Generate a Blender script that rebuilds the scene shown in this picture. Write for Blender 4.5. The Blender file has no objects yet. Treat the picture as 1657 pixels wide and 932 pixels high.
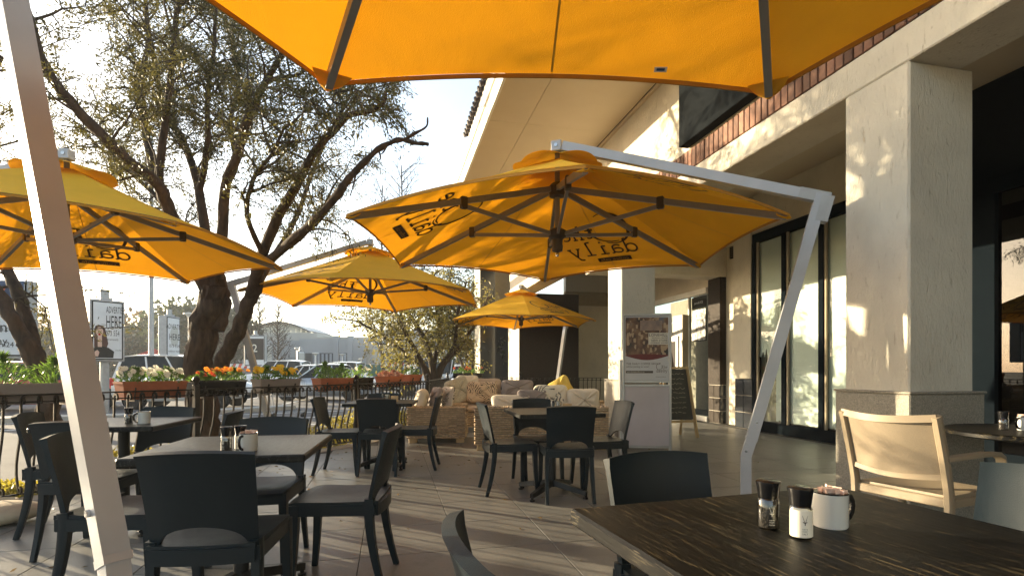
import bpy, math, random
import numpy as np
from mathutils import Vector, Matrix
rnd = random.Random(11)
nrs = np.random.RandomState(5)
PI = math.pi
R = math.radians
S = bpy.context.scene
C = S.collection

# ------------------------------------------------------------------ camera, sky, sun, exposure
YAW = 12.87                      # the camera looks this far to the right of the facade's direction (+Y)
EYE = 1.12
cam_d = bpy.data.cameras.new('camera')
cam = bpy.data.objects.new('camera', cam_d); C.objects.link(cam)
cam.location = (0, 0, EYE)
cam.rotation_euler = (R(90), 0, R(-YAW))
cam_d.sensor_width = 36
cam_d.lens = 860 / 1657 * 36
cam_d.shift_y = 132 / 1657
cam_d.clip_start = 0.05; cam_d.clip_end = 2000
S.camera = cam

SUN_EL, SUN_CAM = 9.5, 153.0    # elevation; azimuth counted from the camera's right-hand side
_a = R(SUN_CAM - YAW)
sun_dir = Vector((math.cos(_a) * math.cos(R(SUN_EL)), math.sin(_a) * math.cos(R(SUN_EL)), math.sin(R(SUN_EL))))
w = bpy.data.worlds.new('World'); S.world = w; w.use_nodes = True
nt = w.node_tree
sky = nt.nodes.new('ShaderNodeTexSky'); sky.sky_type = 'NISHITA'; sky.sun_disc = False
sky.sun_elevation = R(SUN_EL); sky.sun_rotation = math.atan2(sun_dir.x, sun_dir.y)
sky.air_density = 1.0; sky.dust_density = 1.6; sky.ozone_density = 1.0
bg = nt.nodes['Background']; bg.inputs['Strength'].default_value = 0.15
hs = nt.nodes.new('ShaderNodeHueSaturation'); hs.inputs['Saturation'].default_value = .78     # thin milky haze over the whole sky
nt.links.new(sky.outputs[0], hs.inputs['Color']); nt.links.new(hs.outputs[0], bg.inputs['Color'])
sun_l = bpy.data.lights.new('sun', 'SUN'); sun_l.energy = 5.0; sun_l.angle = R(0.42); sun_l.color = (1.0, 0.82, 0.54)
sun = bpy.data.objects.new('sun', sun_l); C.objects.link(sun)
sun.rotation_euler = sun_dir.to_track_quat('Z', 'Y').to_euler(); sun.location = (-20, 15, 12)
S.view_settings.view_transform = 'Standard'; S.view_settings.look = 'None'
S.view_settings.exposure = 1.92; S.view_settings.gamma = 1.0
S.render.engine = 'CYCLES'
S.cycles.max_bounces = 8; S.cycles.transparent_max_bounces = 12
S.cycles.sample_clamp_indirect = 6.0
S.cycles.use_denoising = True

# ------------------------------------------------------------------ helpers
_c, _s = math.cos(R(YAW)), math.sin(R(YAW))
def W(l, t, z=0.0):              # l metres to the camera's right, t metres ahead of it
    return Vector((l * _c + t * _s, -l * _s + t * _c, z))
def P(px, py, t):                # where the photograph's point lies when it is t metres ahead
    return W((px - 828.5) / 860 * t, t, EYE + (598 - py) / 860 * t)
def ang(a): return R(a - YAW)    # a heading given from the camera's right-hand side

class MB:
    def __init__(s): s.v = []; s.f = []; s.m = []
    def add(s, vs, fs, mi=0):
        o = len(s.v); s.v.extend([tuple(p) for p in vs])
        s.f.extend([tuple(i + o for i in f) for f in fs]); s.m.extend([mi] * len(fs)); return s
    def box(s, x0, x1, y0, y1, z0, z1, mi=0, M=None):
        v = [Vector(p) for p in ((x0,y0,z0),(x1,y0,z0),(x1,y1,z0),(x0,y1,z0),(x0,y0,z1),(x1,y0,z1),(x1,y1,z1),(x0,y1,z1))]
        if M is not None: v = [M @ p for p in v]
        return s.add(v, [(0,3,2,1),(4,5,6,7),(0,1,5,4),(1,2,6,5),(2,3,7,6),(3,0,4,7)], mi)
    def rbox(s, x0, x1, y0, y1, z0, z1, r=.005, mi=0, M=None):     # box with chamfered edges
        cx, cy, cz = (x0+x1)/2, (y0+y1)/2, (z0+z1)/2
        hx, hy, hz = (x1-x0)/2, (y1-y0)/2, (z1-z0)/2
        r = min(r, hx*.9, hy*.9, hz*.9)
        vs = []; idx = {}
        for sx in (-1,1):
            for sy in (-1,1):
                for sz in (-1,1):
                    for k in range(3):
                        p = [hx, hy, hz]
                        for j in range(3):
                            if j != k: p[j] -= r
                        idx[(sx,sy,sz,k)] = len(vs)
                        vs.append(Vector((cx+sx*p[0], cy+sy*p[1], cz+sz*p[2])))
        fs = []
        def q(*a): fs.append(tuple(idx[x] for x in a))
        for k in range(3):
            i, j = [(1,2),(2,0),(0,1)][k]
            for sg in (-1,1):
                cs = []
                for (a, b) in ((-1,-1),(1,-1),(1,1),(-1,1)):
                    t = [0,0,0]; t[k] = sg; t[i] = a; t[j] = b
                    cs.append((t[0],t[1],t[2],k))
                if sg < 0: cs.reverse()
                q(*cs)
        for k in range(3):      # edges parallel to k
            i, j = [(1,2),(2,0),(0,1)][k]
            for (a, b) in ((-1,-1),(1,-1),(1,1),(-1,1)):
                def key(sk, kk):
                    t = [0,0,0]; t[k] = sk; t[i] = a; t[j] = b
                    return (t[0],t[1],t[2],kk)
                c4 = [key(-1,i), key(1,i), key(1,j), key(-1,j)]
                if a*b < 0: c4.reverse()
                q(*c4)
        for sx in (-1,1):
            for sy in (-1,1):
                for sz in (-1,1):
                    c3 = [(sx,sy,sz,0),(sx,sy,sz,1),(sx,sy,sz,2)]
                    if sx*sy*sz < 0: c3.reverse()
                    q(*c3)
        if M is not None: vs = [M @ p for p in vs]
        return s.add(vs, fs, mi)
    def sweep(s, path, prof, up=(0,0,1), mi=0, caps=True, scale=None, closed=False, miter=True):
        path = [Vector(p) for p in path]; n = len(path); k = len(prof); up = Vector(up)
        vs = []
        for i, p in enumerate(path):
            if closed: d0 = p - path[i-1]; d1 = path[(i+1) % n] - p
            else:
                d0 = p - path[i-1] if i > 0 else path[1] - p
                d1 = path[i+1] - p if i < n-1 else p - path[i-1]
            d0 = d0.normalized(); d1 = d1.normalized()
            t = (d0 + d1).normalized()
            sd = t.cross(up)
            if sd.length < 1e-4: sd = t.cross(Vector((1,0,0)))
            sd.normalize(); nn = sd.cross(t).normalized()
            h = (d1 - d0); m = 1.0; hd = None
            if miter and h.length > 1e-4:
                hd = h.normalized(); m = 1/max(.5, d0.dot(t))
            sc = scale[i] if scale else 1.0
            for a, b in prof:
                o = sd * (a*sc) + nn * (b*sc)
                if hd is not None:
                    o = o + hd * (o.dot(hd) * (m - 1))
                vs.append(p + o)
        fs = []
        for i in range(n if closed else n-1):
            for j in range(k):
                a = i*k + j; b = i*k + (j+1) % k; c = ((i+1) % n)*k + (j+1) % k; d = ((i+1) % n)*k + j
                fs.append((a, b, c, d))
        if caps and not closed:
            fs.append(tuple(range(k-1, -1, -1))); fs.append(tuple((n-1)*k + j for j in range(k)))
        return s.add(vs, fs, mi)
    def tube(s, path, r, n=8, mi=0, caps=True, up=(0,0,1), closed=False):
        path = [Vector(p) for p in path]
        rad = r if isinstance(r, (list, tuple)) else [r]*len(path)
        # parallel transport
        t0 = (path[1]-path[0]).normalized()
        a = t0.cross(Vector((0,0,1)))
        if a.length < 1e-3: a = t0.cross(Vector((1,0,0)))
        a.normalize(); vs = []; N = len(path)
        for i, p in enumerate(path):
            if closed: t = (path[(i+1) % N] - path[i-1]).normalized()
            elif i == 0: t = t0
            elif i == N-1: t = (path[i]-path[i-1]).normalized()
            else: t = (path[i+1]-path[i-1]).normalized()
            a = (a - t*a.dot(t)); a = a.normalized() if a.length > 1e-6 else t.orthogonal().normalized()
            b = t.cross(a)
            for j in range(n):
                q = 2*PI*j/n
                vs.append(p + (a*math.cos(q) + b*math.sin(q))*rad[i])
        fs = []
        for i in range(N if closed else N-1):
            for j in range(n):
                i2 = (i+1) % N
                fs.append((i*n+j, i*n+(j+1) % n, i2*n+(j+1) % n, i2*n+j))
        if caps and not closed:
            fs.append(tuple(range(n-1,-1,-1))); fs.append(tuple((N-1)*n+j for j in range(n)))
        return s.add(vs, fs, mi)
    def lathe(s, prof, n=24, c=(0,0,0), mi=0, M=None):
        vs = []; c = Vector(c)
        for r, z in prof:
            for j in range(n):
                q = 2*PI*j/n; vs.append(c + Vector((r*math.cos(q), r*math.sin(q), z)))
        fs = []
        for i in range(len(prof)-1):
            for j in range(n):
                fs.append((i*n+j, i*n+(j+1) % n, (i+1)*n+(j+1) % n, (i+1)*n+j))
        if prof[0][0] > 1e-5: fs.append(tuple(range(n-1,-1,-1)))
        if prof[-1][0] > 1e-5: fs.append(tuple((len(prof)-1)*n+j for j in range(n)))
        if M is not None: vs = [M @ p for p in vs]
        return s.add(vs, fs, mi)
    def grid(s, fn, nu, nv, mi=0, wrap_u=False):
        vs = []; cu = nu if wrap_u else nu+1
        for j in range(nv+1):
            for i in range(cu): vs.append(Vector(fn(i/nu, j/nv)))
        fs = []
        for j in range(nv):
            for i in range(nu):
                i2 = (i+1) % cu if wrap_u else i+1
                fs.append((j*cu+i, j*cu+i2, (j+1)*cu+i2, (j+1)*cu+i))
        return s.add(vs, fs, mi)
    def slab(s, fn, nu, nv, th, mi=0):      # a grid with thickness th (callable normal offset by finite difference)
        e = 1e-3; top = []; bot = []
        for j in range(nv+1):
            for i in range(nu+1):
                u, v = i/nu, j/nv
                p = Vector(fn(u, v))
                pu = Vector(fn(min(1,u+e), v)) - Vector(fn(max(0,u-e), v))
                pv = Vector(fn(u, min(1,v+e))) - Vector(fn(u, max(0,v-e)))
                nn = pu.cross(pv); nn = nn.normalized() if nn.length > 1e-12 else Vector((0,0,1))
                t2 = th(u, v) if callable(th) else th
                top.append(p + nn*t2/2); bot.append(p - nn*t2/2)
        k = nu+1; N = len(top); fs = []
        for j in range(nv):
            for i in range(nu):
                a, b, c, d = j*k+i, j*k+i+1, (j+1)*k+i+1, (j+1)*k+i
                fs.append((a,b,c,d)); fs.append((N+d,N+c,N+b,N+a))
        for i in range(nu):
            fs.append((i, N+i, N+i+1, i+1)); a = nv*k+i; fs.append((a+1, N+a+1, N+a, a))
        for j in range(nv):
            a = j*k; b = (j+1)*k; fs.append((b, N+b, N+a, a)); a += nu; b += nu; fs.append((a, N+a, N+b, b))
        return s.add(top+bot, fs, mi)
    def prism(s, poly, z0, z1, mi=0, M=None):
        n = len(poly)
        vs = [Vector((x,y,z0)) for x,y in poly] + [Vector((x,y,z1)) for x,y in poly]
        if M is not None: vs = [M @ p for p in vs]
        return s.add(vs, [tuple(range(n-1,-1,-1)), tuple(range(n,2*n))] + [(i,(i+1)%n,n+(i+1)%n,n+i) for i in range(n)], mi)
    def text(s, body, size, M, mi=0, align='CENTER', sx=1.0):
        v, f = text_geo(body)
        xs = [p[0] for p in v] or [0]
        wd = max(xs); off = {'CENTER': -wd/2, 'LEFT': 0, 'RIGHT': -wd}[align]
        return s.add([M @ Vector(((p[0]+off)*size*sx, p[1]*size, 0)) for p in v], f, mi)
    def build(s, name, mats, parent=None, smooth=None, loc=None, rot=None):
        me = bpy.data.meshes.new(name); me.from_pydata([tuple(p) for p in s.v], [], s.f)
        mats = mats if isinstance(mats, (list, tuple)) else [mats]
        for m in mats: me.materials.append(m)
        if len(mats) > 1: me.polygons.foreach_set('material_index', s.m)
        if smooth:
            me.polygons.foreach_set('use_smooth', [True]*len(me.polygons))
            if smooth < 179: me.set_sharp_from_angle(angle=R(smooth))
        me.update()
        o = bpy.data.objects.new(name, me); C.objects.link(o)
        if parent is not None: o.parent = parent
        if loc is not None: o.location = loc
        if rot is not None: o.rotation_euler = rot
        return o

_tg = {}
def text_geo(body):
    if body not in _tg:
        cu = bpy.data.curves.new('lettering', 'FONT'); cu.body = body; cu.resolution_u = 2
        ob = bpy.data.objects.new('lettering', cu)
        me = bpy.data.meshes.new_from_object(ob)
        _tg[body] = ([tuple(v.co) for v in me.vertices], [tuple(p.vertices) for p in me.polygons])
        bpy.data.meshes.remove(me); bpy.data.objects.remove(ob); bpy.data.curves.remove(cu)
    return _tg[body]

def sh(me_obj, name, parent, loc=(0,0,0), rot=(0,0,0), scale=None):  # another object on the same mesh
    o = bpy.data.objects.new(name, me_obj.data); C.objects.link(o); o.parent = parent
    o.location = loc; o.rotation_euler = rot
    if scale: o.scale = scale
    return o
def tag(o, label=None, cat=None, group=None, kind=None):
    if label: o['label'] = label
    if cat: o['category'] = cat
    if group: o['group'] = group
    if kind: o['kind'] = kind
    return o
def thing(name, label, cat, loc=(0,0,0), rz=0, group=None):
    o = bpy.data.objects.new(name, None); C.objects.link(o); o.empty_display_size = .1
    o.location = loc; o.rotation_euler = (0,0,rz)
    return tag(o, label, cat, group)
def dup(root, loc, rz, label, group=None, scale=None):
    r = root.copy(); C.objects.link(r); r.location = loc; r.rotation_euler = (0,0,rz)
    r['label'] = label
    if group: r['group'] = group
    if scale: r.scale = scale
    for ch in list(root.children):
        c = ch.copy(); C.objects.link(c); c.parent = r
        for g in list(ch.children):
            d = g.copy(); C.objects.link(d); d.parent = c
    return r
def struct(o): o['kind'] = 'structure'; return o
def stuffed(o): o['kind'] = 'stuff'; return o

# ------------------------------------------------------------------ materials
def nodemat(name):
    m = bpy.data.materials.new(name); m.use_nodes = True
    t = m.node_tree; b = t.nodes['Principled BSDF']
    return m, t, b
def link(t, a, b): t.links.new(a, b)
def N(t, kind, **kw):
    n = t.nodes.new('ShaderNode' + kind)
    for k, v in kw.items(): setattr(n, k, v)
    return n
def coords(t, scale=(1,1,1), kind='Object'):
    tc = N(t, 'TexCoord'); mp = N(t, 'Mapping'); mp.inputs['Scale'].default_value = scale
    link(t, tc.outputs[kind], mp.inputs[0]); return mp.outputs[0]
def noise(t, vec, scale, detail=4, rough=.55, dist=0):
    n = N(t, 'TexNoise'); n.inputs['Scale'].default_value = scale; n.inputs['Detail'].default_value = detail
    n.inputs['Roughness'].default_value = rough; n.inputs['Distortion'].default_value = dist
    if vec is not None: link(t, vec, n.inputs['Vector'])
    return n.outputs['Fac']
def ramp(t, fac, stops):
    r = N(t, 'ValToRGB'); e = r.color_ramp.elements
    while len(e) < len(stops): e.new(.5)
    for i, (p, c) in enumerate(stops):
        e[i].position = p; e[i].color = (c[0], c[1], c[2], 1) if hasattr(c, '__len__') else (c, c, c, 1)
    link(t, fac, r.inputs[0]); return r.outputs[0]
def bump(t, h, b, strength=.3, dist=.01):
    n = N(t, 'Bump'); n.inputs['Strength'].default_value = strength; n.inputs['Distance'].default_value = dist
    link(t, h, n.inputs['Height']); link(t, n.outputs[0], b.inputs['Normal']); return n
def mixc(t, fac, a, b_, mode='MIX'):
    n = N(t, 'Mix', data_type='RGBA', blend_type=mode)
    if isinstance(fac, (int, float)): n.inputs[0].default_value = fac
    else: link(t, fac, n.inputs[0])
    for i, x in ((6, a), (7, b_)):
        if hasattr(x, '__len__'): n.inputs[i].default_value = (*x[:3], 1)
        else: link(t, x, n.inputs[i])
    return n.outputs[2]
def mat(name, c, rough=.5, metal=0, c2=None, ns=8, bs=0, bn=60, spec=.5, coat=0, detail=4, sc=(1,1,1), rv=0):
    m, t, b = nodemat(name)
    v = coords(t, sc)
    if c2 is None: c2 = tuple(x*.82 for x in c)
    f = noise(t, v, ns, detail)
    link(t, ramp(t, f, [(.3, c2), (.7, c)]), b.inputs['Base Color'])
    b.inputs['Roughness'].default_value = rough; b.inputs['Metallic'].default_value = metal
    b.inputs['Specular IOR Level'].default_value = spec; b.inputs['Coat Weight'].default_value = coat
    if rv:
        mr = N(t, 'MapRange'); mr.inputs[3].default_value = rough-rv; mr.inputs[4].default_value = rough+rv
        link(t, noise(t, v, ns*2.3, 5), mr.inputs[0]); link(t, mr.outputs[0], b.inputs['Roughness'])
    if bs: bump(t, noise(t, v, bn, 5), b, bs, .01)
    return m
def isl(m, amount=.25):      # vary each loose piece of a mesh a little
    t = m.node_tree; b = t.nodes['Principled BSDF']; src = b.inputs['Base Color'].links[0].from_socket
    g = N(t, 'NewGeometry'); mr = N(t, 'MapRange'); mr.inputs[3].default_value = 1-amount; mr.inputs[4].default_value = 1+amount
    link(t, g.outputs['Random Per Island'], mr.inputs[0])
    h = N(t, 'HueSaturation'); link(t, mr.outputs[0], h.inputs['Value']); link(t, src, h.inputs['Color'])
    link(t, h.outputs[0], b.inputs['Base Color']); return m
def objvar(m, amount=.15):   # vary each object on the same mesh a little
    t = m.node_tree; b = t.nodes['Principled BSDF']; src = b.inputs['Base Color'].links[0].from_socket
    g = N(t, 'ObjectInfo'); mr = N(t, 'MapRange'); mr.inputs[3].default_value = 1-amount; mr.inputs[4].default_value = 1+amount
    link(t, g.outputs['Random'], mr.inputs[0])
    h = N(t, 'HueSaturation'); link(t, mr.outputs[0], h.inputs['Value']); link(t, src, h.inputs['Color'])
    link(t, h.outputs[0], b.inputs['Base Color']); return m

def plaster(name, c, sc=1.0, bstr=.55):
    m, t, b = nodemat(name); v = coords(t)
    big = noise(t, v, 1.6, 5, .6); streak = noise(t, coords(t, (9,9,2.2)), 3.2, 4, .6, .6)
    col = ramp(t, big, [(.25, tuple(x*.80 for x in c)), (.6, c), (.8, tuple(min(1,x*1.08) for x in c))])
    pits = ramp(t, streak, [(.62, (1,1,1)), (.70, (.74,.71,.66))])
    link(t, mixc(t, .75, col, pits, 'MULTIPLY'), b.inputs['Base Color'])
    b.inputs['Roughness'].default_value = .88; b.inputs['Specular IOR Level'].default_value = .25
    h = N(t, 'Math', operation='ADD'); link(t, noise(t, coords(t, (14,14,5)), 3, 6, .65, .8), h.inputs[0])
    link(t, ramp(t, streak, [(.60, 0.6), (.72, 0.0)]), h.inputs[1])
    bump(t, h.outputs[0], b, bstr, .022*sc)
    return m
def canopy_mat(name, top, thru, wr=1.0):
    m, t, b = nodemat(name); out = t.nodes['Material Output']
    v = coords(t)
    n1 = noise(t, v, 2.2, 4, .6, .8)
    col = ramp(t, n1, [(.3, tuple(x*.88 for x in top)), (.7, top)])
    weave = noise(t, v, 260, 2)
    tr = N(t, 'BsdfTranslucent'); link(t, mixc(t, .5, ramp(t, n1, [(.3, tuple(x*.86 for x in thru)), (.7, thru)]), thru), tr.inputs['Color'])
    link(t, col, b.inputs['Base Color']); b.inputs['Roughness'].default_value = .85; b.inputs['Specular IOR Level'].default_value = .2
    wr_ = noise(t, coords(t, (1,1,1)), 3.0, 5, .5, 1.6)
    ad = N(t, 'Math', operation='MULTIPLY_ADD'); link(t, wr_, ad.inputs[0]); ad.inputs[1].default_value = 3.0*wr; link(t, weave, ad.inputs[2])
    bn_ = bump(t, ad.outputs[0], b, .45, .006); link(t, bn_.outputs[0], tr.inputs['Normal'])
    mx = N(t, 'MixShader'); mx.inputs[0].default_value = .37
    link(t, b.outputs[0], mx.inputs[1]); link(t, tr.outputs[0], mx.inputs[2]); link(t, mx.outputs[0], out.inputs['Surface'])
    return m
def leaf_mat(name, cols, thru, tr_w=.3):
    m, t, b = nodemat(name); out = t.nodes['Material Output']
    g = N(t, 'NewGeometry'); col = ramp(t, g.outputs['Random Per Island'], [(i/(len(cols)-1), c) for i, c in enumerate(cols)])
    link(t, col, b.inputs['Base Color']); b.inputs['Roughness'].default_value = .5; b.inputs['Specular IOR Level'].default_value = .35
    tr = N(t, 'BsdfTranslucent'); tr.inputs['Color'].default_value = (*thru, 1)
    mx = N(t, 'MixShader'); mx.inputs[0].default_value = tr_w
    link(t, b.outputs[0], mx.inputs[1]); link(t, tr.outputs[0], mx.inputs[2]); link(t, mx.outputs[0], out.inputs['Surface'])
    return m
def glass_mat(name, tint, fr=1.45, rough=.02, base=0.0):
    m, t, b = nodemat(name); out = t.nodes['Material Output']; t.nodes.remove(b)
    f = N(t, 'Fresnel'); f.inputs[0].default_value = fr
    ad = N(t, 'Math', operation='ADD'); ad.use_clamp = True; link(t, f.outputs[0], ad.inputs[0]); ad.inputs[1].default_value = base
    ge = N(t, 'NewGeometry'); fm = N(t, 'Math', operation='MULTIPLY_ADD'); link(t, ge.outputs['Backfacing'], fm.inputs[0]); fm.inputs[1].default_value = -1; fm.inputs[2].default_value = 1
    f3 = N(t, 'Math', operation='MULTIPLY'); link(t, fm.outputs[0], f3.inputs[0]); link(t, ad.outputs[0], f3.inputs[1]); ad = f3
    g = N(t, 'BsdfGlossy'); g.inputs['Roughness'].default_value = rough; g.inputs['Color'].default_value = (.95,.97,1,1)
    tr = N(t, 'BsdfTransparent'); tr.inputs['Color'].default_value = (*tint, 1)
    mx = N(t, 'MixShader'); link(t, ad.outputs[0], mx.inputs[0]); link(t, tr.outputs[0], mx.inputs[1]); link(t, g.outputs[0], mx.inputs[2])
    link(t, mx.outputs[0], out.inputs['Surface']); return m

M = {}
M['plaster'] = plaster('painted plaster', (.60,.56,.47))
M['plaster_w'] = plaster('warm plaster', (.60,.55,.44), .6, .35)
M['ceiling'] = mat('ceiling board', (.52,.44,.31), .8, c2=(.48,.40,.28), ns=1.5, bs=.05)
M['plinth'] = mat('speckled plinth stone', (.34,.31,.25), .75, c2=(.16,.145,.12), ns=120, bs=.3, bn=90, detail=6)
M['brick'] = objvar(mat('red face brick', (.22,.11,.07), .85, c2=(.12,.062,.045), ns=14, bs=.4, bn=70), .45)
M['mortar'] = mat('mortar', (.10,.09,.08), .95)
M['white_trim'] = mat('white painted fascia', (.74,.72,.66), .6, c2=(.62,.60,.55), ns=3)
M['rooftile'] = mat('dark roof tile', (.05,.04,.04), .8)
M['black_frame'] = mat('black powder coated frame', (.006,.009,.012), .8, spec=0.0)
M['sign_face'] = mat('dark sign panel', (.008,.010,.012), .8, ns=3, spec=0.02)
M['black_tile'] = mat('black glazed tile', (.012,.016,.022), .12, ns=2)
M['brown_tile'] = mat('dark brown tile', (.030,.021,.015), .6, c2=(.014,.010,.008), ns=30, bs=.25, spec=.12)
M['grout'] = mat('pale grout', (.45,.42,.36), .9)
M['glass'] = glass_mat('window glass', (.86,.90,.88))
M['glass_dark'] = glass_mat('dark window glass', (.10,.12,.12), 1.42, .01, .0)
M['paper'] = mat('white window paper', (.80,.80,.76), .9, c2=(.72,.71,.66), ns=2.5, bs=.6, bn=3.5)
M['board'] = mat('brown board', (.30,.25,.17), .9)
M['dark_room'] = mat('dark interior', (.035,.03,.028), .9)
M['shop_wall'] = mat('shop interior wall', (.30,.27,.22), .9)
M['lightgrey'] = mat('pale grey panel', (.46,.46,.43), .7, c2=(.42,.42,.39), ns=2)
M['alu'] = mat('satin aluminium', (.40,.41,.44), .38, .3, c2=(.34,.35,.37), ns=4, rv=.10)
M['alu_d'] = mat('grey powder coated rib', (.27,.265,.25), .5, .2)
M['bracket'] = mat('dark plastic bracket', (.075,.06,.045), .5)
M['steel'] = mat('polished steel', (.55,.55,.55), .18, 1.0)
M['canopy'] = canopy_mat('yellow canopy cloth', (.98,.575,.04), (.72,.285,.007))
M['print'] = mat('dark printed ink', (.085,.045,.012), .9)
M['hem'] = mat('stitched canopy hem', (.42,.20,.02), .85)
M['seam'] = mat('stitched seam thread', (.72,.40,.03), .85)
M['dark_grout'] = mat('dark tile joint', (.035,.033,.03), .95)
M['print_y'] = mat('yellow unprinted cloth', (.62,.30,.03), .9)
M['chair'] = mat('charcoal moulded plastic', (.0040,.0110,.0160), .42, c2=(.003,.0085,.013), ns=5, bs=.15, bn=420, spec=.24, rv=.08)
M['table_black'] = mat('black stained table edge', (.014,.015,.016), .38, ns=20)
M['iron_black'] = mat('black cast iron', (.012,.013,.014), .4, .3, bs=.15, bn=120)
M['iron_bronze'] = mat('black painted wrought iron', (.022,.017,.013), .42, .4, c2=(.012,.010,.009), ns=30)
M['beige'] = mat('beige moulded plastic', (.27,.215,.145), .5, c2=(.25,.20,.135), ns=3)
M['mesh_beige'] = mat('beige woven sling', (.25,.20,.135), .7, c2=(.20,.16,.11), ns=300, bs=.3, bn=400)
M['enamel'] = mat('white enamel', (.74,.74,.70), .22, ns=2, coat=.3)
M['black_gloss'] = mat('black gloss plastic', (.010,.010,.011), .2)
M['label'] = mat('cream label', (.80,.77,.66), .7)
M['ink'] = mat('black ink', (.012,.012,.012), .8)
M['pepper'] = mat('peppercorns', (.05,.04,.032), .7, c2=(.008,.007,.006), ns=220, bs=1, bn=220)
M['jar'] = glass_mat('jar glass', (.75,.75,.72), 1.5, .03, .05)
M['sachet'] = objvar(mat('paper sachet', (.72,.64,.55), .7, c2=(.45,.22,.15), ns=60), .3)
M['cushion'] = mat('cream cushion cloth', (.66,.58,.46), .95, c2=(.60,.52,.41), ns=4, bs=.25, bn=300)
M['cush_tan'] = mat('tan cushion cloth', (.46,.35,.25), .95, ns=4, bs=.25, bn=300)
M['cush_grey'] = mat('grey mauve cushion cloth', (.26,.22,.20), .95, ns=4, bs=.25, bn=300)
M['cush_must'] = mat('mustard cushion cloth', (.42,.30,.05), .95, ns=4, bs=.25, bn=300)
M['terracotta'] = mat('terracotta', (.36,.11,.05), .8, ns=20)
M['soil'] = mat('potting soil', (.04,.028,.02), .95, bs=.6)
M['bark'] = mat('rough bark', (.075,.046,.030), .95, c2=(.016,.011,.008), ns=14, bs=1.0, bn=26, sc=(1,1,.25), detail=8)
M['bark_grey'] = mat('grey brown bark', (.075,.055,.04), .95, c2=(.03,.022,.017), ns=9, bs=.8, bn=20, sc=(1,1,.3))
M['asphalt'] = mat('asphalt', (.085,.085,.09), .9, c2=(.05,.05,.053), ns=1.2, bs=.3, bn=150, detail=8)
M['kerb'] = mat('concrete kerb', (.36,.35,.32), .9, ns=6, bs=.2)
M['roadpaint'] = mat('white road paint', (.70,.70,.68), .7, c2=(.45,.45,.44), ns=14)
M['ground'] = mat('dry grass ground', (.14,.12,.06), .95, c2=(.07,.07,.03), ns=.4)
M['stone'] = mat('sandstone', (.44,.36,.25), .9, c2=(.30,.24,.17), ns=7, bs=.5, bn=30)
M['frame_grey'] = mat('brushed metal frame', (.42,.42,.42), .35, .7, ns=5)
M['panel_mauve'] = mat('pale lilac panel', (.56,.52,.54), .55, ns=2)
M['wood'] = mat('varnished pine', (.52,.36,.18), .6, ns=20, sc=(1,1,.1))
M['chalkboard'] = mat('chalkboard', (.016,.017,.017), .7, c2=(.03,.03,.03), ns=6)
M['chalk'] = mat('chalk', (.55,.48,.36), .95)
M['tyre'] = mat('tyre rubber', (.015,.015,.015), .85)
M['rim'] = mat('alloy rim', (.45,.45,.46), .3, .9)
M['car_white'] = mat('white car paint', (.72,.73,.74), .2, coat=.8)
M['car_silver'] = mat('silver car paint', (.42,.45,.48), .22, .5, coat=.8)
M['car_red'] = mat('red car paint', (.42,.02,.015), .2, coat=.8)
M['car_blue'] = mat('dark blue car paint', (.04,.08,.18), .2, coat=.8)
M['car_glass'] = mat('car glass', (.012,.018,.022), .12, ns=1, spec=.25)
M['lamp_red'] = mat('red lamp lens', (.45,.01,.01), .25)
M['lamp_clear'] = mat('clear lamp lens', (.7,.7,.72), .15)
M['galv'] = mat('galvanised steel', (.38,.39,.40), .5, .5, ns=10)
M['ad_white'] = mat('poster paper', (.66,.68,.70), .5, ns=1.5)
M['ad_blue'] = mat('poster blue', (.02,.06,.16), .5)
M['ad_orange'] = mat('poster orange', (.62,.12,.03), .5)
M['ad_skin'] = mat('poster skin tone', (.62,.42,.33), .5)
M['hair'] = mat('poster dark red hair', (.06,.015,.012), .5)
M['ad_red'] = mat('red sign paint', (.40,.02,.02), .6)
M['bld_grey'] = mat('grey rendered wall', (.36,.38,.40), .9, c2=(.32,.34,.36), ns=.3)
M['bld_pale'] = mat('pale concrete wall', (.46,.45,.41), .9, ns=.3)
M['bld_dark'] = mat('dark glazing', (.05,.065,.08), .3)
M['bld_pane'] = mat('pale window panel', (.34,.39,.45), .3)
M['hoard'] = mat('green hoarding', (.03,.12,.09), .8, ns=1)
M['red'] = mat('red reflective paint', (.55,.04,.03), .6)
M['white'] = mat('white paint', (.75,.75,.73), .6)
M['curtain'] = mat('white painted post', (.62,.62,.60), .5)

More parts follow.
